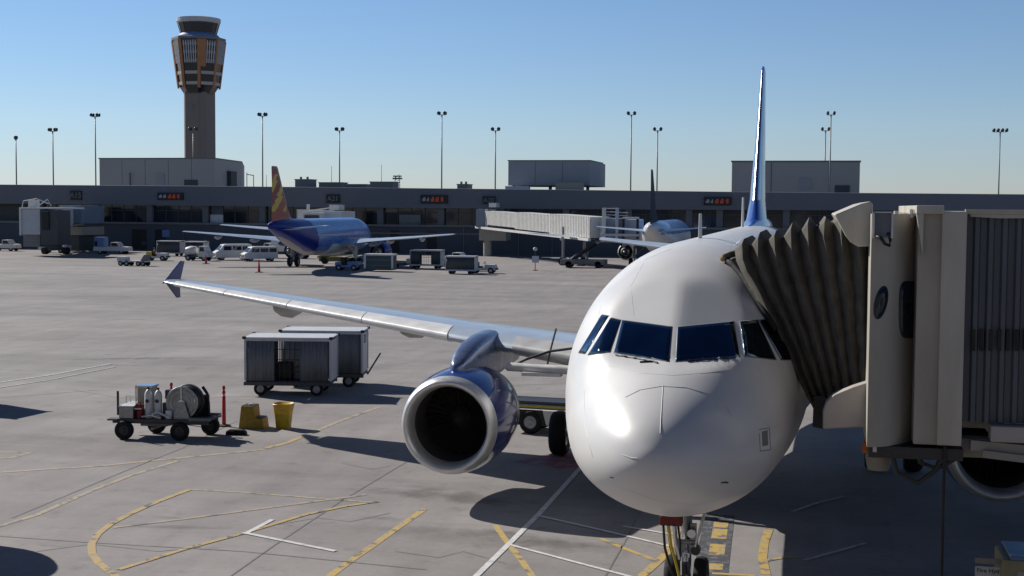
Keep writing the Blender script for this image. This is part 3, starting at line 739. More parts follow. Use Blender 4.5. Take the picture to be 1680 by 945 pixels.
# ------------------------------------------------------------------ things at the near right: sign and cabinet
def plate(mb, u0, v0, u1, v1, y, d):
    a = Y(u0, v0, y); b = Y(u1, v1, y); mb.bb((a.x,y,a.z),(b.x,y+d,b.z)); return mb
SG = thing('sign', 'small white notice with black lettering on a post at the bottom right', 'sign')
m = MB(); plate(m, 1600, 929, 1646, 965, 3.2, .02); m.build('sign_plate', 'offwhite', SG)
m = MB(); plate(m, 1600, 915, 1665, 928, 3.2, .03); m.build('header_plate', 'tan_metal', SG)
m = MB(); plate(m, 1646.2, 929, 1664, 965, 3.21, .02); m.build('blank_plate', 'grey_mid', SG)
tx = text('Fire Hyd', .088, (Y(1621,937,3.19).x, 3.195, Y(1623,937,3.19).z), (R(90),0,0), 'ink', SG)
a = Y(1622, 930, 3.27); m = MB(); m.cyl((a.x,3.28,0),(a.x,3.28,a.z),.04); m.build('post', 'pole_metal', SG)
settle(SG, (a.x,3.28,0))
CB = thing('equipment_cabinet', 'beige equipment cabinet with a blue lid beside the small white notice', 'cabinet')
a = Y(1645, 918, 3.0); b_ = Y(1790, 918, 3.0)
m = MB(); m.bb((a.x,3.0,0),(b_.x,3.9,a.z)); m.build('body', 'mustard_soft' if 'mustard_soft' in MT else 'cream', CB, bevel=.03)
m = MB(); m.bb((a.x+.1,2.96,a.z+.003),(b_.x,3.94,a.z+.06)); m.build('lid', 'blue_light', CB, bevel=.02)
m = MB(); m.bb((a.x+.2,2.97,a.z-.9),(a.x+.85,3.0,a.z-.15)); m.build('door', 'cream_pink', CB, bevel=.01)
settle(CB, ((a.x+b_.x)/2,3.45,0))

# ------------------------------------------------------------------ the terminal the picture is taken from (behind the camera, lights and mirrors in the nose)
NT = thing('terminal_building', 'sand coloured terminal with window bands behind the viewpoint, facing the white airliner', 'airport building', (0,-20,0))
m = MB(); m.bb((-90,-12,0),(90,0,4.2)); m.bb((-90,-12,8.0),(90,0,11.5)); m.bb((-90,-12,4.2),(90,-1.2,8.0)); m.build('wall', 'sand_wall', NT)
for k in range(22):
    x = -88+k*8
    m = MB(); m.bb((x+.5,-1.15,4.25),(x+7.5,-1.0,7.95)); m.build('window', 'glazing', NT)
    m = MB(); m.bb((x-.5,-1.1,4.2),(x+.5,.15,8.0)); m.build('pier', 'sand_wall', NT)

# ------------------------------------------------------------------ ground support equipment
def build_cart(name, label, L=3.0, W=1.55, H=2.05, z0=.52, open_mid=True, group=None, number=None, far=False):
    t = thing(name, label, 'baggage cart', group=group)
    m = MB(); m.bb((-L/2,-W/2,z0-.1),(L/2,W/2,z0)); m.bb((-L/2-.05,-W/2-.03,z0-.14),(L/2+.05,-W/2+.03,z0-.02)); m.bb((-L/2,W/2-.05,z0-.16),(L/2,W/2,z0-.04)); m.build('bed', 'cart_panel' if far else 'grey_dark', t, bevel=.01)
    m = MB(); m.bb((-L/2-.04,-W/2-.05,H-.045),(L/2+.04,W/2+.05,H)); m.build('roof', 'white_paint', t, bevel=.012)
    m = MB()
    for sx in (-1,1):
        for sy in (-1,1): m.box((sx*(L/2-.01),sy*(W/2-.01),(z0+H)/2),(.07,.07,H-z0-.05))
    m.bb((-L/2,-W/2-.02,H-.13),(L/2,-W/2+.02,H-.05)); m.bb((-L/2,W/2-.02,H-.13),(L/2,W/2+.02,H-.05)); m.build('frame', 'cart_panel', t)
    if not far:
        for sx in (-1,1):
            for sy in (-1,1):
                m = MB(); m.box((sx*(L/2+.02),sy*(W/2+.03),H-.02),(.12,.10,.09)); m.build('corner_cap', 'black', t, bevel=.01)
    m = MB(); m.bb((L/2-.035,-W/2+.06,z0),(L/2+.0,W/2-.06,H-.12)); ep = m.build('end_panel', 'cart_panel', t, bevel=.01)
    m = MB(); m.bb((-L/2,-W/2+.06,z0),(-L/2+.03,W/2-.06,H-.12)); m.build('end_panel', 'cart_panel', t)
    if number:
        x = text(number, .42, (L/2+.004,0,H-.36), (R(90),0,R(90)), 'ink', ep)
    segs = [(-L/2+.08,-L/2+1.0),(L/2-1.05,L/2-.08)] if open_mid else [(-L/2+.06,L/2-.06)]
    for a_, b in segs:
        m = MB(); n = 24; ring0 = [Vector((a_+(b-a_)*i/n, -W/2+.02+.018*math.sin(i*1.9), z0+.02)) for i in range(n+1)]; ring1 = [Vector((p.x, p.y*1.0, H-.12)) for p in ring0]
        m.rings([ring0, ring1], closed=False); c = m.build('curtain', 'grey_dark' if far else 'curtain_grey', t, smooth=True); sf = c.modifiers.new('Solidify','SOLIDIFY'); sf.thickness = .012
    if open_mid:
        m = MB(); xa, xb = -L/2+1.0, L/2-1.05
        for i in range(1,5):
            x = xa+(xb-xa)*i/5; m.bb((x-.012,-W/2+.01,z0),(x+.012,-W/2+.035,H-.12))
        for z in (z0+.35, z0+.75, z0+1.1): m.bb((xa,-W/2+.012,z-.012),(xb,-W/2+.033,z+.012))
        m.build('webbing', 'black', t)
        m = MB(); m.bb((-L/2+.06,W/2-.04,z0),(-L/2+.85,W/2-.02,H-.12)); m.build('rear_curtain', 'curtain_grey', t)
        m = MB(); m.bb((L/2-.95,W/2-.04,z0),(L/2-.06,W/2-.02,H-.12)); m.build('rear_curtain', 'curtain_grey', t)
    else:
        m = MB(); m.bb((-L/2+.06,W/2-.04,z0),(L/2-.06,W/2-.02,H-.12)); m.build('rear_curtain', 'curtain_grey', t)
    for sx in (-1,1):
        m = MB(); m.cyl((sx*(L/2-.5),-W/2+.1,.22),(sx*(L/2-.5),W/2-.1,.22),.03,n=8); m.build('axle', 'dark_metal', t)
        for sy in (-1,1):
            if far: m = MB(); m.cyl((sx*(L/2-.5),sy*(W/2-.2),.22),(sx*(L/2-.5),sy*(W/2-.06),.22),.22,n=14); m.build('wheel','rubber',t)
            else: wheel_parts(t, (sx*(L/2-.5),sy*(W/2-.14),.23), .23, .15, 'y')
    return t
def tow_bar(t, x, up=True, L=1.0):
    m = MB(); a = (x,0,.40); b = (x+L*.42,0,1.15) if up else (x+L,0,.3)
    m.cyl(a, b, .03, .03, 8); m.cyl((b[0],-.12,b[2]),(b[0],.12,b[2]),.025,n=8); m.build('tow_bar', 'grey_dark', t)
grp = 'white roofed baggage carts on the apron'
p = (G(428,648)+G(530,648))/2; ang = math.atan2(.55,2.04)*.72
c1 = build_cart('baggage_cart', 'nearest white-roofed baggage cart with half-open grey curtains and black webbing', 2.94, 1.5, 2.02, .50, True, grp)
c1.location = (-15.66, 27.05, 0); c1.rotation_euler = (0,0,ang)
# load inside
def loose(name, label, cat, mbm, m, loc, rz=0, bevel=.03, group=None):
    o = mbm.build(name, m, None, bevel=bevel); o.location = loc; o.rotation_euler = (0,0,rz); return tag(o, label, cat, group)
def suitcase(label, d, m, loc, rz, group='suitcases inside the nearest baggage cart'):
    t = thing('suitcase', label, 'suitcase', loc, rz, group)
    mm = MB(); mm.box((0,0,d[2]/2),d); mm.build('shell', m, t, bevel=.05)
    mm = MB(); mm.tube([(-.08,0,d[2]-.01),(-.08,0,d[2]+.04),(.08,0,d[2]+.04),(.08,0,d[2]-.01)],.012,6); mm.build('handle', 'black', t)
    return t
def in_cart(x, y): 
    q = Matrix.Rotation(ang, 4, 'Z') @ Vector((x, y, 0)); return (c1.location.x+q.x, c1.location.y+q.y, .505)
suitcase('dark suitcase leaning inside the nearest baggage cart, left of the opening', (.55,.3,.62), 'black', in_cart(-.2,-.15), .2)
suitcase('grey suitcase in the middle of the nearest baggage cart opening', (.5,.28,.45), 'grey_mid', in_cart(.33,-.1), -.1)
c2 = build_cart('baggage_cart', 'white-roofed baggage cart behind the nearest one, its numbered end panel facing right', 2.92, 1.5, 2.05, .50, False, grp, number='521')
c2.location = (-15.35, 29.5, 0); c2.rotation_euler = (0,0,ang); tow_bar(c2, 1.55, True, 1.1)
# unseen caster added off frame so its shadow reaches the picture
c3 = build_cart('baggage_cart', 'unseen baggage cart added outside the left edge to cast a shadow', 3.0, 1.6, 2.2, .5, False, grp)
c3.location = (-25.9, 21.75, 0); c3.rotation_euler = (0,0,R(-6))

# hose and valve cart with reel
HC = thing('ground_service_cart', 'grey service cart with a big hose reel, cylinders and four black wheels', 'service cart')
L_ = 2.75
m = MB(); m.bb((-1.35,-.55,.52),(1.4,.55,.60)); m.bb((-1.5,-.5,.46),(1.45,-.42,.56)); m.bb((-1.5,.42,.46),(1.45,.5,.56)); m.bb((-1.62,-.62,.55),(-1.3,-.3,.6)); m.build('deck', 'grey_dark', HC, bevel=.01)
for bx in (((.9,-.62,.60),(1.55,-.5,.68)),((.9,.5,.60),(1.5,.62,.68))): m = MB(); m.bb(*bx); m.build('bumper', 'grey_mid', HC)
m = MB(); m.box((1.55,-.35,.66),(.5,.06,.06),(0,R(-14),R(8))); m.box((1.55,-.28,.66),(.5,.1,.05),(0,R(-12),0)); m.build('tow_bar', 'grey_mid', HC)
m = MB(); m.bb((-.75,-.2,.34),(.1,.2,.5)); m.cyl((-.3,-.45,.3),(-.3,.45,.3),.05); m.bb((-.2,-.3,.38),(.25,-.1,.5)); m.build('undertray', 'tan_metal', HC, bevel=.02)
for x, y in ((-1.1,-.58),(.62,-.58),(-.55,.62),(1.15,.62)): wheel_parts(HC, (x,y,.27), .285, .21, 'y', rim='dark_metal')
# reel: two flanges and drum wound with hose, axis slightly turned
rl = MB(); rl.lathe([(-.30,.001),(-.30,.49),(-.27,.50),(-.25,.49),(-.25,.001)], (.58,0,1.08), 'y', 44); rl.lathe([(.3,.001),(.3,.49),(.33,.50),(.36,.49),(.36,.001)], (.58,0,1.08), 'y', 44)
ro = rl.build('hose_reel', 'steel', HC, smooth=40)
rl = MB(); rl.lathe([(-.31,.12),(-.34,.10),(-.36,.001)], (.58,0,1.08), 'y', 24)
rl.lathe([(-.302,.40),(-.318,.41),(-.302,.42)], (.58,0,1.08), 'y', 40); rl.lathe([(-.302,.27),(-.318,.28),(-.302,.29)], (.58,0,1.08), 'y', 40); rl.bb((.56,-.33,.62),(.60,-.31,1.54)); rl.build('hub', 'chrome', ro, smooth=40)
rl = MB()
for i in range(9): rl.lathe([(.06*math.sin(2*PI*k/8)*.5-.22+i*.06, .42+.032*math.cos(2*PI*k/8)) for k in range(9)], (.58,0,1.08), 'y', 32)
rl.build('hose', 'black', ro, smooth=True)
for ya, yb in ((-.40,-.36),(.42,.46)): m = MB(); m.prism([(.35,.60),(.86,.60),(.70,1.12),(.50,1.12)], ya, yb, 'y'); m.build('reel_stand', 'steel', HC)
m = MB(); m.bb((.85,.35,.60),(1.18,.5,1.25)); m.tube([(1.0,.36,1.5),(1.15,.34,1.3),(1.2,.32,1.0),(1.22,.3,.62)],.05); m.build('reel_guard', 'black', HC, bevel=.02)
for x, y, r, h, mm_ in ((-.48,-.22,.115,.88,'white_paint'),(-.18,-.2,.115,.86,'offwhite')):
    m = MB(); m.lathe([(.6,.001),(.6,r),(.6+h*.8,r),(.6+h*.9,r*.8),(.6+h*.97,r*.35),(.6+h,.001)], (x,y,0), 'z', 24); c = m.build('gas_cylinder', mm_, HC, smooth=45)
    m = MB(); m.cyl((x,y,.6+h-.01),(x,y,.6+h+.06),.035); m.cyl((x,y-r-.003,1.12),(x,y-r+.02,1.12),.06); m.build('valve', 'dark_metal', c)
m = MB(); m.bb((-.92,.0,.60),(-.45,.45,1.5)); m.build('control_box', 'tan_metal', HC, bevel=.02)
m = MB(); m.bb((-.97,-.04,1.49),(-.42,.48,1.54)); m.bb((-.97,-.03,.60),(-.93,.02,1.5)); m.build('control_box_frame', 'chrome', HC)
m = MB(); m.bb((-1.3,-.5,.60),(-.85,.5,.95)); m.build('tool_locker', 'steel', HC, bevel=.02)
m = MB(); m.bb((-1.31,-.51,.95),(-.84,.51,.985)); m.bb((-.84,-.45,.88),(-.62,.3,.92)); m.build('locker_lid', 'white_paint', HC)
m = MB(); m.cyl((-1.34,-.45,.7),(-1.34,-.45,1.42),.035); m.build('hand_post', 'dark_metal', HC)
m = MB(); m.tube([(-1.3,.1,1.2),(-.95,.1,1.2)],.02); m.tube([(-1.3,.3,1.12),(-.95,.3,1.12)],.02); m.tube([(-1.3,.1,1.2),(-1.3,.1,.95)],.02); m.tube([(-1.25,.3,1.12),(-1.25,.3,.95)],.02); m.build('hand_rail', 'offwhite', HC)
m = MB(); m.cyl((-.7,-.35,.6),(-.7,-.35,.85),.1); m.box((-.7,-.36,.95),(.22,.12,.16)); m.tube([(-.85,-.4,.95),(-.7,-.45,1.1),(-.55,-.4,.95)],.02); m.build('pump', 'dark_red', HC, smooth=40)
m = MB(); m.cyl((.05,-.1,.6),(.05,-.1,1.05),.13); m.box((.12,0,1.3),(.26,.22,.28)); m.bb((-.05,-.3,.6),(.3,.1,.78)); m.build('motor', 'grey_dark', HC, bevel=.02)
m = MB(); m.bb((.12,-.42,.6),(.30,-.26,.86)); m.build('junction_box', 'white_paint', HC, bevel=.01)
m = MB(); m.tube([(-.35,-.4,.7),(-.1,-.45,.82),(.1,-.45,.72),(.3,-.5,.65)],.035); m.tube([(-.6,-.45,.66),(-.3,-.5,.72),(.0,-.5,.64)],.03); m.build('pipework', 'offwhite', HC, smooth=True)
HC.location = (-15.72, 17.75, 0); HC.rotation_euler = (0,0,R(6)); HC.scale = (.93,.93,.93)

def bollard(label, loc, group='red delineator posts on the apron'):
    t = thing('delineator_post', label, 'marker post', loc, 0, group)
    m = MB(); m.lathe([(0,.001),(0,.20),(.035,.19),(.055,.08),(.056,.001)], (0,0,0), 'z', 24); m.build('base', 'black', t, smooth=40)
    m = MB(); m.lathe([(.05,.06),(.90,.052),(.92,.035),(.96,.035),(.98,.052),(1.03,.05),(1.06,.03),(1.09,.03),(1.11,.05),(1.16,.045),(1.2,.03),(1.21,.001)], (0,0,0), 'z', 20); m.build('tube', 'red', t, smooth=40)
    m = MB(); m.lathe([(.90,.0535),(.93,.040)], (0,0,0), 'z', 20); m.build('reflective_band', 'offwhite', t)
    return t
bollard('red marker post on a black base between the hose cart and yellow steps', G(367.5,699))
bollard('red marker post mostly hidden behind the hose reel cart', G(281.5,693))
# yellow steps, yellow bin, black block
ST = thing('step_stool', 'worn mustard yellow plastic steps standing beside the yellow bin', 'step stool')
m = MB(); m.prism([(-.36,0),(.40,0),(.36,.30),(.13,.32),(.10,.66),(-.28,.66)], -.26, .26, 'y'); m.build('body', 'mustard', ST, bevel=.02)
m = MB(); m.box((-.09,0,.665),(.34,.46,.02)); m.box((.24,0,.322),(.2,.46,.02)); m.build('tread', 'dark_metal', ST)
m = MB(); m.cyl((-.05,-.1,.67),(-.05,-.1,.72),.05); m.build('cap', 'offwhite', ST)
ST.location = G(411,703)+Vector((0,.2,0)); ST.rotation_euler = (0,0,R(4))
BN = thing('bin', 'yellow waste bin with an orange-yellow liner, right of the yellow steps', 'bin')
rg = []
for z, r in ((0,.19),(.02,.2),(.6,.255),(.66,.275),(.70,.285),(.70,.255),(.55,.24)):
    rg.append([Vector((r*math.copysign(abs(math.cos(a))**.6, math.cos(a)), r*math.copysign(abs(math.sin(a))**.6, math.sin(a)), z)) for a in [2*PI*i/32 for i in range(32)]])
m = MB(); m.rings(rg, True, False); m.build('body', 'yellow_plastic', BN, smooth=50)
rg = []
for z, r in ((.42,.245),(.5,.262),(.62,.275),(.72,.296),(.735,.28),(.68,.22),(.60,.02)):
    rg.append([Vector(((r+.006*math.sin(5*a+z*9))*math.copysign(abs(math.cos(a))**.65, math.cos(a)), (r+.006*math.cos(4*a))*math.copysign(abs(math.sin(a))**.65, math.sin(a)), z+(.03*math.sin(3*a) if z < .55 else 0))) for a in [2*PI*i/40 for i in range(40)]])
m = MB(); m.rings(rg); m.build('liner', 'bin_bag', BN, smooth=60)
BN.location = G(461,704)+Vector((0,.2,0))
CH = thing('wheel_chock', 'low black rubber block on the ground in front of the yellow steps', 'wheel chock')
m = MB(); m.prism([(-.30,0),(.30,0),(.28,.10),(.2,.15),(-.2,.15),(-.28,.10)], -.09, .09, 'y'); m.build('block', 'rubber', CH, bevel=.01)
m = MB(); m.tube([(-.2,-.09,.08),(-.2,-.13,.12),(-.05,-.13,.12),(-.05,-.09,.08)],.01); m.build('handle', 'grey_dark', CH)
CH.location = G(386,714)+Vector((0,.08,0)); CH.rotation_euler = (0,0,R(5))

# belt loader behind the near engine
def belt_loader(name, label, L=4.6, tilt=0., body='offwhite', belt='dark_metal', stripe_='yellow', group=None, detail=True):
    t = thing(name, label, 'belt loader', group=group)
    m = MB(); m.prism([(-1.9,.26),(1.9,.26),(1.95,.62),(.6,.70),(-1.95,.70)], -.6, .6, 'y'); m.build('chassis', body, t, bevel=.03)
    cz = .86
    m = MB(); m.box((0,.1,cz),(L,.8,.10),(0,tilt,0)); cv = m.build('conveyor', belt, t)
    m = MB(); m.box((0,-.34,cz-.10),(L,.05,.06),(0,tilt,0)); m.build('side_rail', stripe_, cv)
    m = MB(); m.box((0,-.33,cz+.03),(L,.06,.06),(0,tilt,0)); m.box((0,.53,cz+.03),(L,.06,.06),(0,tilt,0)); m.build('belt_frame', 'grey_dark', cv)
    for x in (-1.25,1.25):
        m = MB(); m.prism([(x-.48,.25),(x+.48,.25),(x+.36,.70),(x-.36,.70)], -.61, -.56, 'y'); m.build('wheel_arch', 'black', t)
        for y in (-.56,.56): wheel_parts(t, (x,y,.34), .34, .2, 'y') if detail else MB().cyl((x,y-.1,.34),(x,y+.1,.34),.34,n=14).build('wheel','rubber',t)
    m = MB(); m.box((.1,-.58,.45),(.9,.06,.05)); m.box((.2,-.6,.36),(.8,.05,.05)); m.build('footstep', 'grey_mid', t)
    return t
bl = belt_loader('belt_loader', 'pale belt loader with yellow-striped conveyor parked behind the near blue engine')
q = G(872,713); bl.location = (q.x+1.25, q.y+.56, 0); bl.rotation_euler = (0,0,R(-6))

# tank-shaped shadow caster, added unseen outside the left edge
TK = thing('shadow_caster_truck', 'unseen tank truck added outside the left edge to cast a rounded shadow', 'tank truck')
m = MB(); m.lathe([(-3,.001),(-3,.8),(-2.8,1.05),(2.6,1.05),(2.85,.9),(3,.6),(3.02,.001)], (0,0,1.95), 'x', 32); m.build('tank', 'offwhite', TK, smooth=40)
m = MB(); m.bb((-3.4,-.5,.6),(3,.5,.95)); m.build('chassis', 'grey_dark', TK)
m = MB(); m.prism([(-5.0,.5),(-3.2,.5),(-3.2,2.5),(-4.4,2.5),(-5.0,1.6)], -1.05, 1.05, 'y'); cb = m.build('cab', 'white_paint', TK, bevel=.05)
m = MB(); m.prism([(-4.98,1.62),(-4.42,2.42),(-4.45,2.45),(-5.03,1.65)], -.9, .9, 'y'); m.build('windscreen', 'glass_blue', cb)
for x in (-4.2,1.0,2.2):
    for y in (-.9,.9): wheel_parts(TK, (x,y,.5), .5, .3, 'y')
TK.location = (-17.6,6.1,0); TK.rotation_euler = (0,0,R(-12))

# ------------------------------------------------------------------ concourse across the apron
FY = 162.0
def fz(u, v, y=FY): return Y(u, v, y)
TM = thing('concourse', 'long low grey airport concourse across the apron with dark recessed windows', 'airport building')
top = [(-400,299),(5,303),(390,306),(880,311),(1200,315),(1675,319),(1900,321.5)]
bot = [(-400,331.5),(5,334),(160,335.5),(600,340.5),(1000,343.5),(1400,345),(1675,347),(1900,348)]
P0 = [fz(*p) for p in top]; P1 = [fz(*p) for p in bot]
m = MB()
n = 24; xa, xb = P0[0].x, P0[-1].x
def interp(P, x):
    for i in range(len(P)-1):
        if P[i].x <= x <= P[i+1].x: return P[i].z+(P[i+1].z-P[i].z)*(x-P[i].x)/(P[i+1].x-P[i].x)
    return P[-1].z
rg = []
for i in range(n+1):
    x = xa+(xb-xa)*i/n; zt = interp(P0, x); zb = interp(P1, x)
    rg.append([Vector((x,FY,zb)),Vector((x,FY,zt)),Vector((x,FY+.3,zt+.03)),Vector((x,FY+40,zt)),Vector((x,FY+40,zb))])
m.rings(rg, True, True); m.build('roof_fascia', 'fascia', TM)
m = MB(); m.bb((xa,FY+.6,0),(xb,FY+30,3.75)); LW = m.build('lower_wall', 'lower_wall', TM)
m = MB(); m.bb((xa,FY+.25,3.7),(xb,FY+.62,3.98)); m.build('sill_band', 'grey_mid', TM)
m = MB(); m.bb((xa,FY+2.4,3.75),(xb,FY+2.6,7.5)); m.build('rear_wall', 'grey_dark', TM)
cols = [60,152,241,333,427,525,621,721,820,927,1030,1130,1180,1290,1400,1500,1600,1700]
cx_ = [fz(u, 350).x for u in cols]
for x in cx_:
    m = MB(); m.bb((x-.42,FY+.7,3.98),(x+.42,FY+1.5,7.2)); m.build('column', 'column', TM)
mk('glazing', (.012,.016,.024), .08, spec=.6, var=0)
for i in range(len(cx_)-1):
    a, b_ = cx_[i]+.42, cx_[i+1]-.42
    m = MB(); m.bb((a+.003,FY+1.3,3.98),(b_-.003,FY+1.36,7.2)); wn = m.build('window', 'glazing', TM)
    m = MB()
    for k in range(1,4):
        xx = a+(b_-a)*k/4; m.bb((xx-.05,FY+1.22,3.98),(xx+.05,FY+1.3,7.0))
    m.bb((a,FY+1.22,5.6),(b_,FY+1.29,5.68)); m.build('mullion', 'grey_dark', wn)
def onwall(name, u0, v0, u1, v1, m_, y=FY+.55, d=.08, parent=TM):
    mb = MB(); box_px(mb, u0, v0, u1, v1, y, d); return mb.build(name, m_, parent)
for u0, v0, u1, v1 in ((216,376,240,412),(254,376,272,412),(640,378,655,414),(700,380,716,420)):
    d_ = onwall('service_door', u0, v0, u1, v1, 'black')
for u0, v0, u1, v1, m_ in ((266,377,278,389,'blue_light'),(345,352,366,366,'cart_panel'),(347,336,366,352,'lower_wall'),(520,345,560,372,'grey_dark'),(655,352,690,372,'grey_mid'),(232,396,240,402,'container')):
    onwall('wall_panel', u0, v0, u1, v1, m_, y=FY+.5 if v0 > 370 else FY+1.15)
onwall('pipe_rail', 470, 382, 800, 383, 'grey_mid', y=FY+.5)
for u in (300,460,560,760,850,905): onwall('drain_pipe', u, 374, u+1.2, 420, 'grey_mid', y=FY+.48)
# gate number boxes and dot-matrix boards
def gate_sign(u0, v0, u1, v1, txt, label):
    a = fz(u0, v0, FY-.25); b_ = fz(u1, v1, FY-.25); t = thing('gate_sign', label, 'sign', ((a.x+b_.x)/2, FY-.05, b_.z), 0, 'gate number signs on the concourse')
    w_, h_ = b_.x-a.x, a.z-b_.z
    m = MB(); m.bb((-w_/2,-.2,0),(w_/2,.04,h_)); m.build('sign_box', 'black', t)
    text(txt, h_*.85, (0,-.205,h_*.48), (R(90),0,0), 'sign_text', t)
gate_sign(115,313,133,328,'A15','dark gate sign reading A15 above the left jet bridge')
gate_sign(535,319,557,333,'A21','dark gate sign reading A21 above the blue airliner')
gate_sign(792,322,812,335,'A20','dark gate sign above the ribbed jet bridge right of centre')
def led_board(u0, v0, u1, v1, f, label):
    a = fz(u0, v0, FY-.3); b_ = fz(u1, v1, FY-.3); t = thing('display_board', label, 'display board', ((a.x+b_.x)/2, FY-.05, b_.z), 0, 'lit display boards on the concourse')
    w_, h_ = b_.x-a.x, a.z-b_.z
    m = MB(); m.bb((-w_/2,-.25,0),(w_/2,.04,h_)); m.build('housing', 'black', t, bevel=.02)
    def dots(x0, x1, z0, z1, mm_, nm):
        m = MB(); k = int((x1-x0)/.16)
        for i in range(k):
            if i % 4 == 3: continue
            zz0 = z0+(z1-z0)*(.5 if (i*7) % 5 == 1 else 0); m.bb((x0+i*.16,-.262,zz0),(x0+i*.16+.11,-.25,z1 if (i*3) % 4 else z0+(z1-z0)*.6))
        m.build(nm, mm_, t)
    dots(-w_/2+.25, -w_/2+w_*f, h_*.28, h_*.72, 'led_white', 'gate_digits'); dots(-w_/2+w_*f+.1, w_/2-.3, h_*.22, h_*.78, 'led_red', 'red_digits')
led_board(258,316,300,328,.40,'black display board with red-orange lights on the fascia below the beige block')
led_board(690,320,734,334,.36,'black display board with red lights on the fascia near the picture centre')
led_board(1155,323,1200,337,.38,'black display board with orange lights just left of the white tail fin')

# buildings and plant above the roof line
def block(name, label, faces, y, depth, m_, cat='building'):
    pass
B1 = thing('building', 'wide beige windowless block behind the concourse in front of the control tower', 'building')
y1 = 240
a = Y(163,261,y1); c = Y(352,262,y1); d = Y(397,268.5,y1+22); zb = 0
m = MB(); P = [(a.x,y1),(c.x,y1),(d.x,y1+22),(d.x-16,y1+60),(a.x,y1+60)]
m.prism(P, 0, a.z, 'z'); m.build('wall', 'panel_tan', B1)
m = MB(); m.prism([(p[0]+(-.15 if p[0] < 0 and p == P[0] else .1), p[1]-.15) for p in P], a.z, a.z+.25, 'z'); m.build('parapet', 'grey_mid', B1)
m = MB(); box_px(m, 302,295,324,304, y1-.15,.1); m.build('vent', 'grey_dark', B1)
m = MB(); box_px(m, 256,284,269,305, y1-.12,.1); m.build('wall_hatch', 'panel_grey', B1)
m = MB(); q = Y(376,281,y1+11); q2 = Y(384,305,y1+11); m.bb((q.x,y1+9.5,q2.z-3),(q2.x,y1+12.5,q.z)); m.build('doorway', 'grey_dark', B1)
m = MB(); q = Y(211,283,y1-1); m.cyl((q.x,y1-.4,8),(q.x,y1-.4,q.z),.12,n=8); m.build('vent_pipe', 'grey_dark', B1)
for i, u in enumerate((200,238,276,314)):
    m = MB(); q = Y(u,262,y1); m.bb((q.x-.04,y1-.03,8),(q.x+.04,y1+.02,a.z)); m.build('panel_joint', 'grey_mid', B1)
settle(B1, ((a.x+d.x)/2, y1, 0))
B2 = thing('rooftop_plant_room', 'grey box-shaped plant room raised on short legs above the concourse roof, picture centre-right', 'plant room')
y2 = 178
a = Y(834,264,y2); c = Y(968,264,y2); d = Y(985,268,y2+9); lo = Y(834,302,y2)
rg = [[Vector((a.x,y2,z)),Vector((c.x,y2,z)),Vector((d.x,y2+9,z)),Vector((d.x-.3,y2+16,z)),Vector((a.x,y2+16,z))] for z in (lo.z-.2, a.z)]
m = MB(); m.rings(rg, True, True); m.build('wall', 'panel_grey', B2)
for k in (4,8):
    x = a.x+(c.x-a.x)*k/12; m = MB(); m.bb((x-.03,y2-.03,lo.z-.15),(x+.03,y2+.02,a.z-.1)); m.build('panel_joint', 'grey_mid', B2)
m = MB(); m.bb((a.x-.1,y2-.1,a.z),(c.x+.1,y2+12,a.z+.12)); m.build('roof_edge', 'grey_dark', B2)
for x in (a.x+.6,(a.x+c.x)/2,c.x-.5): m = MB(); m.bb((x-.2,y2+1,8),(x+.2,y2+1.5,lo.z)); m.build('leg', 'grey_dark', B2)
m = MB(); q = Y(945,303,y2-2); m.bb((q.x-3,y2-2,8.6),(q.x+1,y2-1,q.z+.3)); m.build('duct', 'tan_metal', B2)
m = MB(); m.bb((a.x,y2-2,8.6),(a.x+3.5,y2-1,9.5)); m.build('duct', 'cart_panel', B2)
settle(B2, ((a.x+c.x)/2, y2+6, 8.5))
B3 = thing('building', 'flat-roofed grey-beige block rising behind the white airliner tail fin', 'building')
y3 = 215; a = Y(1201,266,y3); c = Y(1411,268,y3)
m = MB(); m.bb((a.x,y3,0),(c.x,y3+30,a.z)); m.build('wall', 'panel_tan', B3)
m = MB(); m.bb((a.x-.15,y3-.15,a.z),(c.x+.15,y3+30.1,a.z+.25)); m.build('parapet', 'grey_mid', B3)
m = MB(); box_px(m, 1312,292,1331,312, y3-.12,.1); m.build('wall_hatch', 'panel_grey', B3)
m = MB(); box_px(m, 1370,304,1394,316, y3-.15,.1); m.build('vent', 'grey_dark', B3)
for u in (1265,1360): m = MB(); box_px(m, u,267,u+.7,318, y3-.04,.05); m.build('panel_joint', 'grey_mid', B3)
settle(B3, ((a.x+c.x)/2, y3+15, 0))
def roof_unit(label, u0, v0, u1, v1, y, bits=True):
    a = Y(u0, v0, y); b_ = Y(u1, 311, y); t = thing('rooftop_unit', label, 'rooftop unit', ((a.x+b_.x)/2, y+1, 8.4), 0, 'small plant units on the concourse roof')
    w_ = (b_.x-a.x)/2; h = a.z-8.4
    m = MB(); m.bb((-w_,-1,0),(w_,2,h)); m.build('housing', 'grey_mid', t)
    m = MB(); m.bb((-w_-.1,-1.1,h),(w_+.1,2.1,h+.12)); m.build('lid', 'grey_mid', t)
    if bits:
        for x in (-w_*.5, w_*.4): m = MB(); m.cyl((x,0,h),(x,0,h+.5),.18,n=10); m.build('fan_cowl', 'grey_mid', t)
roof_unit('dark rooftop unit with two small vents right of the red and yellow tail', 484,295,508,305,185)
roof_unit('low wide rooftop unit beside the floodlight mast above the A21 sign', 523,300,560,305,190, False)
roof_unit('rooftop unit left of the thin lattice antenna', 607,299,645,305,190, False)
roof_unit('small rooftop unit right of the picture-centre floodlight mast', 750,303,767,309,188)
roof_unit('low pale rooftop unit between two darker ones near the picture centre', 562,303,600,306,195, False)
LT = thing('antenna_mast', 'thin lattice antenna standing on the concourse roof near the picture centre', 'antenna')
q = Y(652,288,195); m = MB()
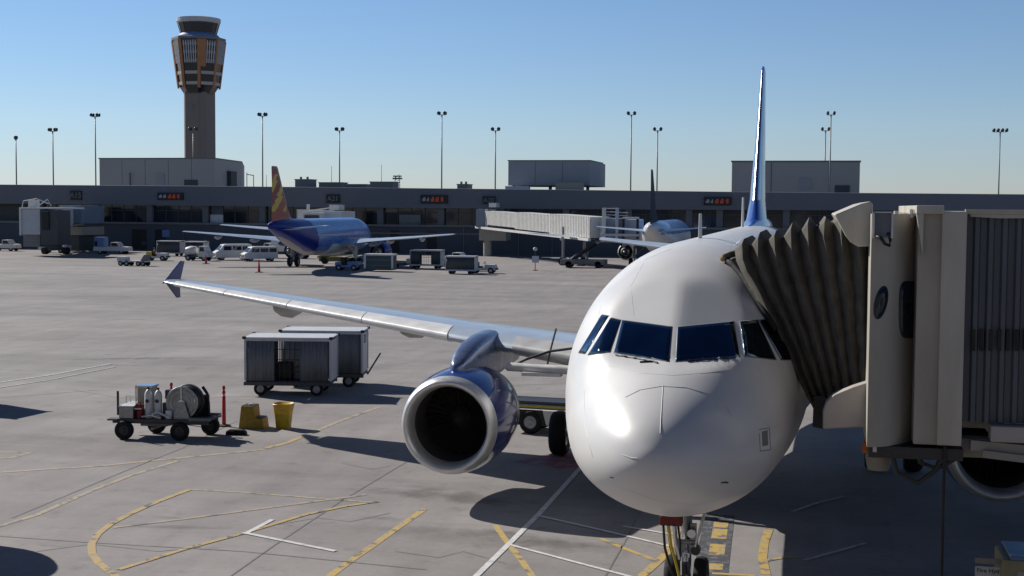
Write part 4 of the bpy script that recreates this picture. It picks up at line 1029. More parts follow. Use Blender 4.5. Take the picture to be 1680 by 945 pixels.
for dx in (-.45,.45): m.cyl((q.x+dx,195,8),(q.x+dx*.8,195,q.z),.06,n=6)
for k in range(7):
    z = 8.6+k*(q.z-8.6)/7; m.cyl((q.x-.45,195,z),(q.x+.42,195,z+.6),.04,n=6)
m.build('lattice', 'pole_metal', LT); m = MB(); m.bb((q.x-.8,194.9,q.z-.6),(q.x+.8,195.1,q.z-.35)); m.bb((q.x-.7,194.9,q.z-.2),(q.x+.7,195.1,q.z)); m.build('cross_arm', 'pole_metal', LT)
settle(LT, (q.x,195,8.2))
for u, v, lab in ((626,270,'thin whip antenna left of the lattice antenna'),(544,272,'thin whip antenna left of the short floodlight mast above the A21 sign'),(437,287,'thin whip antenna between the beige block and the red and yellow tail')):
    q = Y(u, v, 195); m = MB(); m.cyl((0,0,0),(0,0,q.z-8.2),.055,.03,6); o = m.build('whip_antenna', 'pole_metal'); o.location = (q.x,195,8.2); tag(o, lab, 'antenna', 'whip antennas on the concourse roof')
GT = thing('roof_gantry', 'small pale light gantry on the roof right of the beige block', 'gantry')
m = MB(); q = Y(405,283,200); q2 = Y(416,287,200)
m.cyl((q.x,200,8),(q.x,200,q.z),.07,n=6); m.cyl((q2.x,200,8),(q2.x,200,q2.z),.07,n=6); m.cyl((q.x,200,q.z-.3),(q2.x,200,q2.z-.1),.07,n=6); m.build('frame', 'pole_metal', GT); settle(GT, (q.x,200,8))

# ------------------------------------------------------------------ control tower
TW = thing('control_tower', 'tall airport control tower with copper-clad flared cab above a beige shaft', 'control tower')
yt = 560
c = Y(327,200,yt); sc = (Y(328,200,yt)-Y(327,200,yt)).x   # metres per picture pixel at the tower
def tz(v): return Y(327,v,yt).z
def oct_ring(r, z, n=8, rot=PI/8, ch=1.0): return [Vector((r*math.cos(rot+2*PI*i/n), r*math.sin(rot+2*PI*i/n), z)) for i in range(n)]
TW.location = (c.x, yt, 0)
hw = 18.0*sc
m = MB(); P = [(-hw,-hw*.8),(-hw*.8,-hw),(hw*.8,-hw),(hw,-hw*.8),(hw,hw),(-hw,hw)]; m.prism(P, 0, tz(152), 'z'); m.build('shaft', 'tower_shaft', TW)
m = MB(); m.bb((hw*.42,-hw-.15,0),(hw*.52,-hw,tz(152))); m.build('shaft_joint', 'grey_mid', TW)
m = MB(); m.cyl((-hw*.25,-hw-.3,tz(177)),(-hw*.25,-hw,tz(177)),1.3,n=20); m.build('round_vent', 'grey_mid', TW)
z0, z1 = tz(152), tz(67); r0, r1 = 31*sc*.98, 40*sc*.99
m = MB(); m.rings([oct_ring(r0*.75, z0-.5), oct_ring(r0, z0+3), oct_ring(r1, z1)], True, True); m.build('tower_head', 'glazing', TW)
def facet_panel(k0, f0, f1, va, vb, m_, nm, out=.35):
    """panel on facet k0 of the tower head between fractions f0..f1 and heights va..vb"""
    q = []
    for v in (vb, va):
        z = tz(v); t = (z-z0-3)/(z1-z0-3); r = r0+(r1-r0)*max(0, t)+out
        A = Vector((r*math.cos(PI/8+2*PI*k0/8), r*math.sin(PI/8+2*PI*k0/8), z)); B = Vector((r*math.cos(PI/8+2*PI*(k0+1)/8), r*math.sin(PI/8+2*PI*(k0+1)/8), z))
        q.append((A.lerp(B, f0), A.lerp(B, f1)))
    nrm = Vector((math.cos(PI/8+2*PI*(k0+.5)/8), math.sin(PI/8+2*PI*(k0+.5)/8), 0))*.6
    vs = [q[0][0], q[0][1], q[1][1], q[1][0]]
    mb = MB(); mb.add(vs+[p-nrm for p in vs], [(0,1,2,3),(7,6,5,4),(0,4,5,1),(1,5,6,2),(2,6,7,3),(3,7,4,0)]); return mb.build(nm, m_, TW)
for k in range(8):
    facet_panel(k, 0, .16, 68, 146, 'copper', 'copper_cladding', .5)
    if k in (6,): facet_panel(k, .0, .45, 68, 112, 'copper', 'copper_cladding', .45)
    for va, vb in ((73,78),(86,91),(100,106),(119,124),(136,141)):
        facet_panel(k, .2, .98, va, vb, 'panel_tan' if va > 110 else 'grey_mid', 'floor_band', .3)
    for j in range(6):
        facet_panel(k, .24+j*.125, .28+j*.125, 70, 106, 'cart_panel', 'mullion', .38)
m = MB(); m.rings([oct_ring(r1*1.02, z1), oct_ring(r1*1.02, z1+1.0), oct_ring(r1*.92, z1+1.3)], True, True); m.build('deck', 'grey_mid', TW)
m = MB(); m.rings([oct_ring(31*sc, z1+1.2, 24), oct_ring(31*sc, tz(60), 24), oct_ring(26*sc, tz(55), 24)], True, True); m.build('drum', 'blue_light', TW, smooth=40)
m = MB(); m.rings([oct_ring(26.5*sc, tz(56), 16), oct_ring(31*sc, tz(39), 16)], True, True); CG = m.build('cab_glass', 'glass_blue', TW)
m = MB()
for i in range(16):
    a = PI/8+2*PI*i/16; m.cyl((26.7*sc*math.cos(a),26.7*sc*math.sin(a),tz(56)),(31.2*sc*math.cos(a),31.2*sc*math.sin(a),tz(39)),.14,n=5)
m.build('mullion', 'grey_dark', CG)
m = MB(); m.rings([oct_ring(31*sc, tz(39), 24), oct_ring(33*sc, tz(37), 24), oct_ring(33*sc, tz(31), 24), oct_ring(24*sc, tz(29), 24)], True, True); m.build('cab_roof', 'cart_panel', TW, smooth=30)
m = MB(); m.cyl((-4,0,tz(29)),(-4,0,tz(27)),.5); m.cyl((3,0,tz(29)),(3,0,tz(26.5)),.3); m.cyl((-4,0,tz(29.3)),(3,0,tz(29.3)),.2); m.build('roof_equipment', 'grey_mid', TW)

# ------------------------------------------------------------------ floodlight masts
def make_mast(u, vt, y, label, heads=2, wide=5.2, r=.16):
    q = Y(u, vt+5, y); D = (Vector((q.x,y,q.z))-CAM).dot(Fv); px = D/FPX
    t = thing('floodlight_mast', label, 'floodlight mast', (q.x,y,0), 0, 'floodlight masts behind the concourse')
    m = MB(); m.cyl((0,0,0),(0,0,q.z-1*px),1.35*px,.85*px,10); m.build('pole', 'pole_metal', t, smooth=True)
    m = MB(); m.bb((-wide*px,-.1,q.z),(wide*px,.1,q.z+.9*px)); m.cyl((0,0,q.z-2*px),(0,0,q.z+1*px),1.2*px,n=8); m.build('cross_arm', 'pole_metal', t)
    for k in range(heads):
        x = (-1+2*k/(heads-1))*wide*px if heads > 1 else 0
        for dy in (-.45, .45):
            m = MB(); m.lathe([(-2.8*px,.001),(-2.6*px,1.5*px),(0,2.3*px),(1.8*px,2.2*px),(3.0*px,1.1*px),(3.1*px,.001)], (x,dy,q.z+3.2*px), 'z', 14)
            m.build('lamp_head', 'lamp_black', t, smooth=True)
make_mast(86.5,211,300,'short floodlight mast second from the left, above the left jet bridge')
make_mast(156,187,232,'tall floodlight mast just left of the beige block')
make_mast(430.5,186,232,'tall floodlight mast between the control tower and the red and yellow tail')
make_mast(557,210,300,'short floodlight mast right of the red and yellow tail')
make_mast(725,184,232,'tall floodlight mast near the picture centre')
make_mast(813,210,300,'short floodlight mast left of the raised plant room')
make_mast(1036,184,232,'tall floodlight mast right of the raised plant room')
make_mast(1079,210,300,'short floodlight mast beside the dark far tail fin')
make_mast(1363.5,184,200,'tall floodlight mast in front of the block above the jet bridge canopy')
make_mast(1354.5,210,300,'short floodlight mast partly hidden by a taller one above the canopy')
make_mast(1641,212,250,'four-lamp floodlight mast at the far right above the jet bridge', 4, 10)
make_mast(26,224,420,'thin distant floodlight mast at the far left', 1, 2.5)
make_mast(317,210,300,'short floodlight mast standing in front of the control tower shaft')

# ------------------------------------------------------------------ far airliners (seen from behind, heading for the concourse)
def far_airliner(label, fus_fn, fus_mats, fin_fn, fin_mats, cowl, fence, loc, rz, sc):
    t = thing('airliner', label, 'airplane', loc, rz, 'airliners parked nose-in at the concourse'); t.scale = sc
    for c in kids(MAIN):
        nm = c.name.split('.')[0]
        if nm in ('cockpit_window','seam_soft','panel_line','lightning_strip','access_panel','service_hatch','static_port','wiper','wing_cable','wing_root_duct','fin_fillet','antenna'): continue
        if nm == 'wingtip_fence' and not fence: continue
        n_ = copy_tree(c, t)
        if nm == 'fuselage' or nm == 'tail_fin':
            if nm == 'tail_fin':
                ds = [tuple(finsec[i][k]+(finsec[i+1][k]-finsec[i][k])*j/8 for k in range(4)) for i in range(len(finsec)-1) for j in range(8)]+[finsec[-1]]
                ds = [(z_, y_+ch_*.22, ch_*.78, th_) for z_, y_, ch_, th_ in ds]; mm = fin_mesh(ds, npt=22); me = bpy.data.meshes.new('tail_fin'); me.from_pydata(mm.v, [], mm.f)
                bm = bmesh.new(); bm.from_mesh(me); bmesh.ops.recalc_face_normals(bm, faces=bm.faces); bm.to_mesh(me); bm.free()
                me.polygons.foreach_set('use_smooth', [True]*len(me.polygons)); me.set_sharp_from_angle(angle=R(50))
                for ch in kids(n_): bpy.data.objects.remove(ch)
            else: me = c.data.copy()
            me.materials.clear()
            fn, ms = (fus_fn, fus_mats) if nm == 'fuselage' else (fin_fn, fin_mats)
            for q in ms: me.materials.append(MT[q])
            for p in me.polygons: p.material_index = fn(p.center)
            n_.data = me
        if nm == 'engine':
            for ch in kids(n_):
                if ch.name.startswith('cowl') or (ch.name.startswith('fan_nozzle') and cowl == 'sw_blue'):
                    ch.data = ch.data.copy(); ch.data.materials.clear(); ch.data.materials.append(MT[cowl])
    return t
def sw_f(c):
    lim = 25.6+(c.z-3.5)*.5
    if c.z < 2.15+max(0, (c.y-27))*.26 and c.y < 34: return 2
    return 0 if c.y > lim else 1
def sw_t(c):
    z = c.z; k = max(i for i in range(len(finsec)) if finsec[i][0] <= z or i == 0); s0 = finsec[k]; ch = (c.y-s0[1])/s0[2]
    if z < 6.9: return 0
    if ch < .38: return 2
    s_ = z-7+(ch-.3)*5.0
    return 1 if (s_ % 2.6) < 1.15 and z < 10.9 else (2 if (s_ % 5.2) > 2.6 or z > 10.9 else 0)
x = -48.9
far_airliner('deep blue airliner with red and yellow tail seen from behind at the concourse', sw_f, ['sw_blue','sw_sky','sw_belly','offwhite'], sw_t, ['orange_tail','tail_yellow','tail_red'], 'sw_blue', False, (x-.3, 134.6, 0), PI-R(-1.5), (.87,.82,.87))
def dl_f(c):
    if c.y > 34.2: return 1
    return 0 if c.z > 4.4 else 1
q = Y(1062,280,116)
far_airliner('white and blue airliner with dark tail fin, mostly hidden behind the near airliner nose', dl_f, ['sw_sky','white_paint'], lambda c: 0, ['navy'], 'offwhite', False, (q.x+.4, 145.6, 0), PI, (.87,.82,.87))

# ------------------------------------------------------------------ far jet bridges
def far_bridge(label, A, B, w_, h, z0A, z0B, cabs, group='jet bridges on the concourse'):
    """A concourse end, B aircraft end (ground points); box tunnel rising from z0A to z0B"""
    A = Vector((A[0],A[1],0)); B = Vector((B[0],B[1],0)); d = (B-A); L = d.length; d.normalize(); nrm = Vector((-d.y,d.x,0))
    if nrm.y > 0: nrm = -nrm       # towards the camera
    t = thing('jet_bridge', label, 'jet bridge', (0,0,0), 0, group)
    def Q(s, n_, z): p = A+d*s+nrm*n_; return Vector((p.x,p.y,z+(z0A+(z0B-z0A)*s/L)))
    for k, (s0, s1, g) in enumerate(((0,L*.36,0),(L*.36,L*.68,.12),(L*.68,L,.24))):
        m = MB(); n = max(6, int((s1-s0)/.42)); prof = []
        for i in range(n):
            a = s0+(s1-s0)*i/n; st = (s1-s0)/n; prof += [(a,0),(a+st*.45,0),(a+st*.5,.10),(a+st*.95,.10)]
        prof.append((s1,0)); hw = w_/2+g
        m.rings([[Q(a, hw+b, 0-g) for a, b in prof],[Q(a, hw+b, h+g) for a, b in prof]], closed=False)
        c8 = [Q(s0,-hw,-g),Q(s1,-hw,-g),Q(s1,hw-.02,-g),Q(s0,hw-.02,-g),Q(s0,-hw,h+g),Q(s1,-hw,h+g),Q(s1,hw-.02,h+g),Q(s0,hw-.02,h+g)]
        m.add(c8, [(0,3,2,1),(4,5,6,7),(0,1,5,4),(1,2,6,5),(2,3,7,6),(3,0,4,7)]); m.build('tunnel_section', 'offwhite', t)
    m = MB(); c8 = []
    for zz in (-.55,-.28):
        c8 += [Q(-.5,w_/2+.3,zz),Q(L+.3,w_/2+.3,zz),Q(L+.3,w_/2+.62,zz),Q(-.5,w_/2+.62,zz)]
    m.add(c8, [(0,3,2,1),(4,5,6,7),(0,1,5,4),(1,2,6,5),(2,3,7,6),(3,0,4,7)]); m.build('side_beam', 'white_paint', t)
    # rotunda column
    m = MB(); p = A; m.cyl((p.x,p.y,0),(p.x,p.y,z0A-.2),.55,n=14); m.cyl((p.x,p.y,z0A-.3),(p.x,p.y,z0A+h+.2),w_*.62,n=20); m.build('rotunda', 'tan_metal', t, smooth=40)
    # drive legs with wheels
    for n_ in (-1,1):
        p = Q(L*.80, n_*1.3, 0); m = MB(); m.cyl((p.x,p.y,.6),(p.x,p.y,p.z+h*.4),.16,n=10); m.build('drive_leg', 'steel', t)
        m = MB(); m.cyl((p.x-.12,p.y-.3,.45),(p.x+.12,p.y+.3,.45),.45,n=16); m.build('wheel', 'rubber', t)
    p = Q(L*.80,0,0); m = MB(); m.bb((p.x-.3,p.y-1.4,.5),(p.x+.3,p.y+1.4,.9)); m.build('bogie', 'grey_dark', t)
    for kind, args in cabs:
        if kind == 'box':
            nm, u0, v0, u1, v1, y, dep, mm_ = args; m = MB(); box_px(m, u0,v0,u1,v1,y,dep); m.build(nm, mm_, t, bevel=.03)
        else:
            nm, pts, r, mm_ = args; m = MB(); m.tube([Y(*p) for p in pts], r, 6); m.build(nm, mm_, t)
    settle(t, (A.x,A.y,0)); return t
# right-of-centre bridge with ribs
A = Y(800,360,157); B = Y(985,372,128)
zA = Y(800,371,156).z; zB = Y(985,391,127).z
far_bridge('long ribbed white jet bridge right of centre, left of the dark far tail fin', (A.x,A.y), (B.x,B.y), 1.9, 1.78, zA+.25, zB+.25,
  [('box',('cab',985,358,1022,398,126,5,'blue_grey')),('box',('cab_wall',1022,360,1048,397,127,4,'cart_panel')),
   ('box',('door_frame',1021,357,1024,398,125.7,.3,'black')),('box',('door_frame',1044,357,1047.5,392,125.7,.3,'black')),('box',('door_lintel',1021,356,1048,359,125.6,.4,'white_paint')),
   ('box',('cab_post',988,341,993,396,125.5,.4,'offwhite')),('box',('cab_post',1010,341,1014,396,125.5,.4,'cart_panel')),
   ('tube',('railing',[(992,347,125.5),(1030,349,125.5)],.05,'cart_panel')),('tube',('railing',[(992,352,125.5),(1030,354,125.5)],.05,'cart_panel')),('tube',('railing',[(992,342,125.5),(1013,342,125.5)],.05,'cart_panel')),
   ('box',('rotunda_wall',781,343,802,373,155,4,'blue_grey')),('box',('rotunda_post',796,343,800,373,154.8,.3,'offwhite')),('box',('roof_unit',802,333,814,340,155,2,'white_paint')),
   ('box',('base_block',786,376,830,395,156,3,'tan_metal')),('box',('cab_beam',985,383,1048,388,125.4,.5,'cart_panel'))])
far_bridge('pale jet bridge top showing just above the blue airliner', (Y(560,350,158).x,158), (Y(505,360,137).x,137), 2.0, 1.7, 3.9, 4.1,
  [('box',('cab',497,350,526,372,135,4,'offwhite')),('box',('cab_frame',497,349,527,351.5,134.8,.3,'white_paint')),('box',('cab_window',499,353,523,366,134.85,.1,'glazing')),
   ('box',('cab_hood',530,347,560,366,137,5,'white_paint')),('box',('roof_unit',540,336,556,345,140,2,'offwhite')),('box',('roof_unit',503,335,506,349,138,.5,'offwhite')),
   ('tube',('railing',[(505,346,136),(540,341,138)],.06,'offwhite')),('tube',('railing',[(512,349,136),(548,344,138)],.08,'white_paint'))])
far_bridge('jet bridge at the far left with a dark open canopy facing the apron', (Y(122,350,158).x,158), (Y(82,352,139).x,139), 2.2, 2.1, 3.8, 3.5,
  [('box',('cab',33,343,66,385,135,5,'cart_panel')),('box',('cab_frame',31,342,34.5,386,134.8,.3,'offwhite')),('box',('cab_roof',31,340,97,343,134.7,6,'white_paint')),
   ('box',('canopy',66,345,95,402,134.5,3,'grey_dark')),('box',('canopy_opening',68,347,80,377,134.3,.25,'black')),('box',('rotunda_wall',97,337,134,366,150,6,'blue_grey')),('box',('rotunda_base',97,372,134,386,149,6,'tan_metal')),
   ('box',('support_column',100,386,130,412,150,4,'grey_dark')),('box',('machinery',38,384,66,405,136,2.5,'grey_mid')),('box',('stair_frame',72,386,95,408,136,1,'grey_dark')),
   ('box',('roof_unit',46,328,58,340,137,1,'offwhite')),('tube',('railing',[(36,340,136),(38,330,136),(60,326,136),(80,334,138)],.06,'cart_panel')),('tube',('railing',[(60,340,136),(78,327,138),(84,338,138)],.06,'cart_panel'))])

# ------------------------------------------------------------------ far ground vehicles
SCV = .88
def small_wheels(t, xs, w_, r, th=.2):
    for x in xs:
        for y in (-w_,w_):
            m = MB(); m.cyl((x,y-th/2,r),(x,y+th/2,r),r,n=16); wl = m.build('wheel', 'rubber', t, smooth=40)
            m = MB(); s_ = math.copysign(1,y); m.cyl((x,y+s_*th/2-s_*.02,r),(x,y+s_*(th/2+.012),r),r*.5,n=12); m.build('rim', 'rim', wl)
def van(label, loc, rz, L=4.9, H=2.05, W=1.85, cat='van', paint='white_paint'):
    t = thing('van', label, cat, loc, rz, 'white vans parked beneath the blue airliner wing')
    hb = L/2
    prof = [(-hb,.35),(-hb,H*.93),(-hb+.15,H),(hb*.38,H),(hb*.55,H*.96),(hb*.82,H*.60),(hb*.98,H*.50),(hb,.40),(hb-.1,.32)]
    m = MB(); m.prism(prof, -W/2, W/2, 'y'); m.build('body', paint, t, bevel=.06)
    m = MB(); A = (hb*.58,H*.925); B = (hb*.80,H*.64); m.add([(A[0]+.03,-W*.42,A[1]),(A[0]+.03,W*.42,A[1]),(B[0]+.05,W*.45,B[1]),(B[0]+.05,-W*.45,B[1])], [(0,1,2,3)]); m.build('windscreen', 'glazing', t)
    for s_ in (-1,1):
        for x0, x1 in ((hb*.12,hb*.52),(-hb*.42,hb*.05),(-hb*.90,-hb*.48)):
            m = MB(); m.prism([(x0,H*.62),(x1+(.10 if x0 > 0 else 0),H*.62),(x1,H*.88),(x0,H*.88)], s_*(W/2-.01), s_*(W/2+.012), 'y'); m.build('side_window', 'glazing', t)
    m = MB(); m.bb((-hb-.012,-W*.38,H*.6),(-hb+.01,W*.38,H*.88)); m.build('rear_window', 'glazing', t)
    m = MB(); m.bb((hb-.08,-W*.30,H*.25),(hb+.02,W*.30,H*.42)); m.build('grille', 'grey_dark', t)
    for s_ in (-1,1): m = MB(); m.bb((hb-.1,s_*W*.34-.12,H*.34),(hb+.025,s_*W*.34+.12,H*.44)); m.build('headlight', 'chrome', t)
    m = MB(); m.bb((hb-.05,-W/2,.28),(hb+.1,W/2,.45)); m.build('bumper', 'grey_dark', t, bevel=.02)
    small_wheels(t, (-hb*.62,hb*.62), W/2-.12, .34); t.scale = (SCV,)*3
    return t
q = G(374,427); van('white van with dark windows, left of the two parked beneath the blue airliner wing', (q.x,q.y+1.2,0), R(-142), 5.0, 2.15)
q = G(424,429); van('white van with dark windscreen, right of the two beneath the blue airliner wing', (q.x-.4,q.y+1.2,0), R(-140), 4.6, 1.95)
BT = thing('box_truck', 'small white box-bodied truck between the vans and the blue airliner landing gear', 'truck', G(444,426)+Vector((0,5,0)), R(180))
m = MB(); m.bb((-1.6,-1.0,.95),(1.9,1.0,2.75)); m.build('box_body', 'offwhite', BT, bevel=.03)
m = MB(); m.prism([(1.95,.5),(3.2,.5),(3.25,1.25),(2.9,2.1),(1.95,2.1)], -.95, .95, 'y'); cb = m.build('cab', 'white_paint', BT, bevel=.05)
m = MB(); m.prism([(2.2,1.3),(3.0,1.3),(2.8,2.0),(2.2,2.0)], -.97, .97, 'y'); m.build('window', 'glazing', cb)
m = MB(); m.bb((-1.6,-.4,.55),(2.6,.4,.95)); m.build('chassis', 'grey_dark', BT); small_wheels(BT, (-.9,2.4), .85, .42); BT.scale = (SCV,)*3

def tug(name, label, loc, rz, paint, cab=False, driver=False, group='tow tractors on the apron'):
    t = thing(name, label, 'tow tractor', loc, rz, group)
    m = MB(); m.prism([(-1.3,.35),(1.45,.35),(1.5,.8),(1.35,1.0),(.25,1.02),(.2,.62),(-.55,.62),(-.6,.95),(-1.3,.95)], -.72, .72, 'y'); m.build('body', paint, t, bevel=.05)
    m = MB(); m.box((-.28,0,.72),(.5,.9,.16)); m.box((-.55,0,1.0),(.12,.9,.5)); m.build('seat', 'black', t, bevel=.03)
    m = MB(); m.cyl((.35,.2,.95),(.12,.2,1.2),.03,n=8); m.cyl((.13,.2,1.18),(.10,.2,1.21),.19,n=14); m.build('steering_wheel', 'black', t)
    m = MB(); m.bb((1.45,-.7,.4),(1.6,.7,.62)); m.build('bumper', 'grey_dark', t, bevel=.02)
    if cab:
        m = MB()
        for x in (-.7,.5):
            for y in (-.65,.65): m.cyl((x,y,.95),(x,y,1.85),.035,n=8)
        m.bb((-.8,-.72,1.85),(.62,.72,1.93)); m.build('canopy', 'white_paint', t)
    small_wheels(t, (-.85,.95), .62, .34, .26); t.scale = (SCV,)*3
    return t
q = G(566,444); tug('tow_tractor', 'light blue tow tractor under the blue airliner, left of the dark cargo container', (q.x,q.y+.8,0), R(2), 'blue_light')
q = G(790,449); tug('tow_tractor', 'pale tow tractor hitched right of the dark-sided baggage cart', (q.x,q.y+.7,0), R(4), 'cart_panel')
q = G(252,428); tg = tug('tow_tractor', 'small tow tractor with yellow engine cover carrying a seated driver', (q.x,q.y+.8,0), R(10), 'offwhite')
m = MB(); m.box((-.85,0,.82),(.7,1.5,.75)); m.build('engine_cover', 'yellow', tg, bevel=.04)
# seated driver: one continuous skinned body
def person(label, loc, rz, pose, top='vest', legs='cloth_dark', sc=1.0):
    t = thing('person', label, 'person', loc, rz, 'ground crew on the apron'); t.scale = (sc,)*3
    V, E_, Rr = pose
    me = bpy.data.meshes.new('body'); me.from_pydata(V, E_, []); o = bpy.data.objects.new('body', me); COL.objects.link(o); o.parent = t
    me.materials.append(MT[legs]); me.materials.append(MT[top]); me.materials.append(MT['skin'])
    sk = o.modifiers.new('Skin', 'SKIN')
    for i, r in enumerate(Rr): me.skin_vertices[0].data[i].radius = (r, r*.85)
    me.skin_vertices[0].data[0].use_root = True
    sb = o.modifiers.new('Subsurf', 'SUBSURF'); sb.levels = 2; sb.render_levels = 2
    dg = bpy.context.evaluated_depsgraph_get(); me2 = bpy.data.meshes.new_from_object(o.evaluated_get(dg)); o.modifiers.clear(); o.data = me2
    me2.materials.clear()
    for q in (legs, top, 'skin'): me2.materials.append(MT[q])
    hip = V[0]
    for p in me2.polygons:
        c = p.center; p.material_index = 2 if c.z > hip[2]+.60 else (1 if c.z > hip[2]+.04 and abs(c.y) < .30 and c.x < hip[0]+.22 else (0 if c.z < hip[2]+.04 else 2))
        p.use_smooth = True
    m = MB(); m.lathe([(-.02,.115),(.04,.118),(.09,.09),(.125,.04),(.13,.001)], (V[3][0],V[3][1],V[3][2]+.02), 'z', 16); m.build('hair', 'black', t, smooth=True)
    return t
sit = ([(0,0,0),(0.0,0,.28),(.0,0,.52),(.03,0,.74),(0,.11,0),(.42,.13,.04),(.46,.13,-.38),(.60,.13,-.40),(0,-.11,0),(.42,-.13,.04),(.46,-.13,-.38),(.60,-.13,-.40),(.0,.2,.46),(.12,.24,.2),(.36,.16,.24),(0,-.2,.46),(.12,-.24,.2),(.36,-.16,.24)],
       [(0,1),(1,2),(2,3),(0,4),(4,5),(5,6),(6,7),(0,8),(8,9),(9,10),(10,11),(2,12),(12,13),(13,14),(2,15),(15,16),(16,17)],
       [.15,.15,.10,.11,.11,.085,.06,.05,.11,.085,.06,.05,.075,.05,.038,.075,.05,.038])
stand = ([(0,0,.92),(0,0,1.18),(0,0,1.42),(.02,0,1.64),(0,.10,.88),(.02,.12,.48),(0,.12,.07),(.14,.13,.05),(0,-.10,.88),(-.02,-.12,.48),(0,-.13,.07),(.14,-.14,.05),(0,.2,1.37),(.02,.26,1.08),(.12,.25,.86),(0,-.2,1.37),(.05,-.27,1.10),(.2,-.2,.98)], sit[1], sit[2])
hip_w = Matrix.Rotation(R(10),4,'Z') @ Vector((-.30*SCV,0,0))
person('seated driver in a pink top on the yellow-backed tow tractor', (tg.location.x+hip_w.x, tg.location.y+hip_w.y, .80*SCV), R(10), sit, 'cloth_pink', 'cloth_dark', .92)
q = G(338,414); person('standing worker in a yellow-green vest beside the left white van', (q.x,q.y,0), R(-120), stand, 'vest', 'cloth_dark', .95)

def far_cart(label, u0, v0, u1, v1, rz=0., L=None, open_=False, num=None):
    a = G(u0, v1); b_ = G(u1, v1); L = (b_-a).length/ math.cos(rz) if L is None else L
    t = build_cart('baggage_cart', label, L, 1.5, (Y(u0,v0,a.y).z), .45, open_, 'far baggage carts near the concourse', None, True)
    t.location = ((a.x+b_.x)/2, (a.y+b_.y)/2+.7, 0); t.rotation_euler = (0,0,rz); return t
far_cart('white-framed open shelf cart left of the vans, beside the second one', 255,395,298,420,0,None,False)
far_cart('open white-roofed cart between the shelf cart and the left van', 302,396,336,424,0,None,True)
far_cart('white-roofed baggage cart below the right wing tip of the blue airliner', 672,410,724,441,0,None,True)
far_cart('dark-sided baggage cart in front, hitched to the pale tow tractor', 730,420,779,450,R(2),None,False)
# dark cargo container on a dolly
CC = thing('cargo_container', 'dark green cargo container with pale edges right of the light blue tractor', 'cargo container')
a = Y(598,417,112); b_ = Y(643,442,112)
m = MB(); m.bb((a.x,112,.15),(b_.x,113.6,a.z)); m.build('body', 'container', CC, bevel=.03)
m = MB(); m.bb((a.x-.05,111.94,a.z-.12),(b_.x+.05,113.65,a.z+.03)); m.build('top_frame', 'offwhite', CC)
m = MB(); m.bb((a.x-.06,111.93,.3),(a.x+.16,112.1,a.z-.12)); m.build('corner_post', 'white_paint', CC)
m = MB(); m.bb((b_.x-.05,111.93,.3),(b_.x+.1,112.1,a.z-.12)); m.build('corner_post', 'offwhite', CC)
m = MB(); m.bb((a.x+.2,111.97,a.z*.66),(b_.x-.1,112.01,a.z*.70)); m.bb((a.x+.2,111.97,a.z*.35),(b_.x-.1,112.01,a.z*.38)); m.build('rib', 'grey_mid', CC)
settle(CC, ((a.x+b_.x)/2,112.8,0))
# flat dolly with four wheels
FD = thing('flat_dolly', 'low white flat dolly standing alone on the apron at left', 'dolly')
q0 = G(193,436); q1 = G(238,437)
L_ = (q1-q0).length
m = MB(); m.bb((-L_/2,-.6,.42),(L_/2,.6,.56)); m.build('bed', 'offwhite', FD, bevel=.02)
m = MB(); m.bb((-L_/2,-.6,.56),(-L_/2+.9,.6,.95)); m.build('locker', 'cart_panel', FD, bevel=.03)
m = MB(); m.prism([(L_/2-.7,.56),(L_/2-.05,.56),(L_/2-.1,1.2),(L_/2-.25,1.2)], -.5, .5, 'y'); m.build('rack', 'grey_mid', FD)
small_wheels(FD, (-L_/2+.4,-L_/2+1.1,L_/2-.9,L_/2-.35), .5, .27); FD.location = ((q0.x+q1.x)/2,(q0.y+q1.y)/2+.6,0)
# pale service vehicle behind the tractor (pipes and tank)
SVh = thing('lavatory_truck', 'pale service vehicle with rounded tank in front of the open cart', 'service truck', G(322,428)+Vector((0,.8,0)), 0)
m = MB(); m.lathe([(-.9,.001),(-.85,.4),(-.4,.55),(.3,.55),(.5,.4),(.52,.001)], (-.75,0,1.15), 'x', 20); m.build('tank', 'offwhite', SVh, smooth=40)
m = MB(); m.prism([(.2,.45),(1.45,.45),(1.45,.95),(1.15,1.05),(.95,1.7),(.25,1.7)], -.75, .75, 'y'); cb = m.build('cab', 'offwhite', SVh, bevel=.04)
m = MB(); m.prism([(.4,1.1),(1.0,1.1),(.88,1.6),(.4,1.6)], -.77, .77, 'y'); m.build('window', 'glazing', cb)
m = MB(); m.bb((-1.6,-.7,.42),(1.4,.7,.6)); m.build('chassis', 'grey_dark', SVh); small_wheels(SVh, (-1.1,.9), .62, .34)
# truck with raised equipment at left, by the A15 jet bridge
def pickup(name, label, q, rz, paint='white_paint', L=4.6, gear=False, cat='truck'):
    t = thing(name, label, cat, (q.x,q.y+.9,0), rz)
    hb = L/2
    m = MB(); m.prism([(-hb,.45),(-hb,1.05),(-.1,1.05),(-.05,1.05),(.0,1.75),(.95,1.75),(1.4,1.15),(hb-.05,1.05),(hb,.45)], -.9, .9, 'y'); m.build('body', paint, t, bevel=.05)
    m = MB(); m.prism([(.12,1.15),(1.22,1.15),(.9,1.66),(.12,1.66)], -.915, .915, 'y'); m.build('window', 'glazing', t)
    if gear:
        m = MB(); m.bb((-hb+.1,-.8,1.05),(-hb+1.6,.8,2.5)); m.build('equipment_box', 'blue_light', t, bevel=.03); m = MB(); m.bb((-hb+.2,-.82,1.2),(-hb+.6,-.79,1.9)); m.build('locker_door', 'navy', t)
    small_wheels(t, (-hb*.62,hb*.62), .78, .38); t.scale = (SCV,)*3; return t
pickup('pickup_truck', 'white equipment truck with a blue-grey box parked right of the left jet bridge', G(180,417), R(5), gear=True, L=5.4)
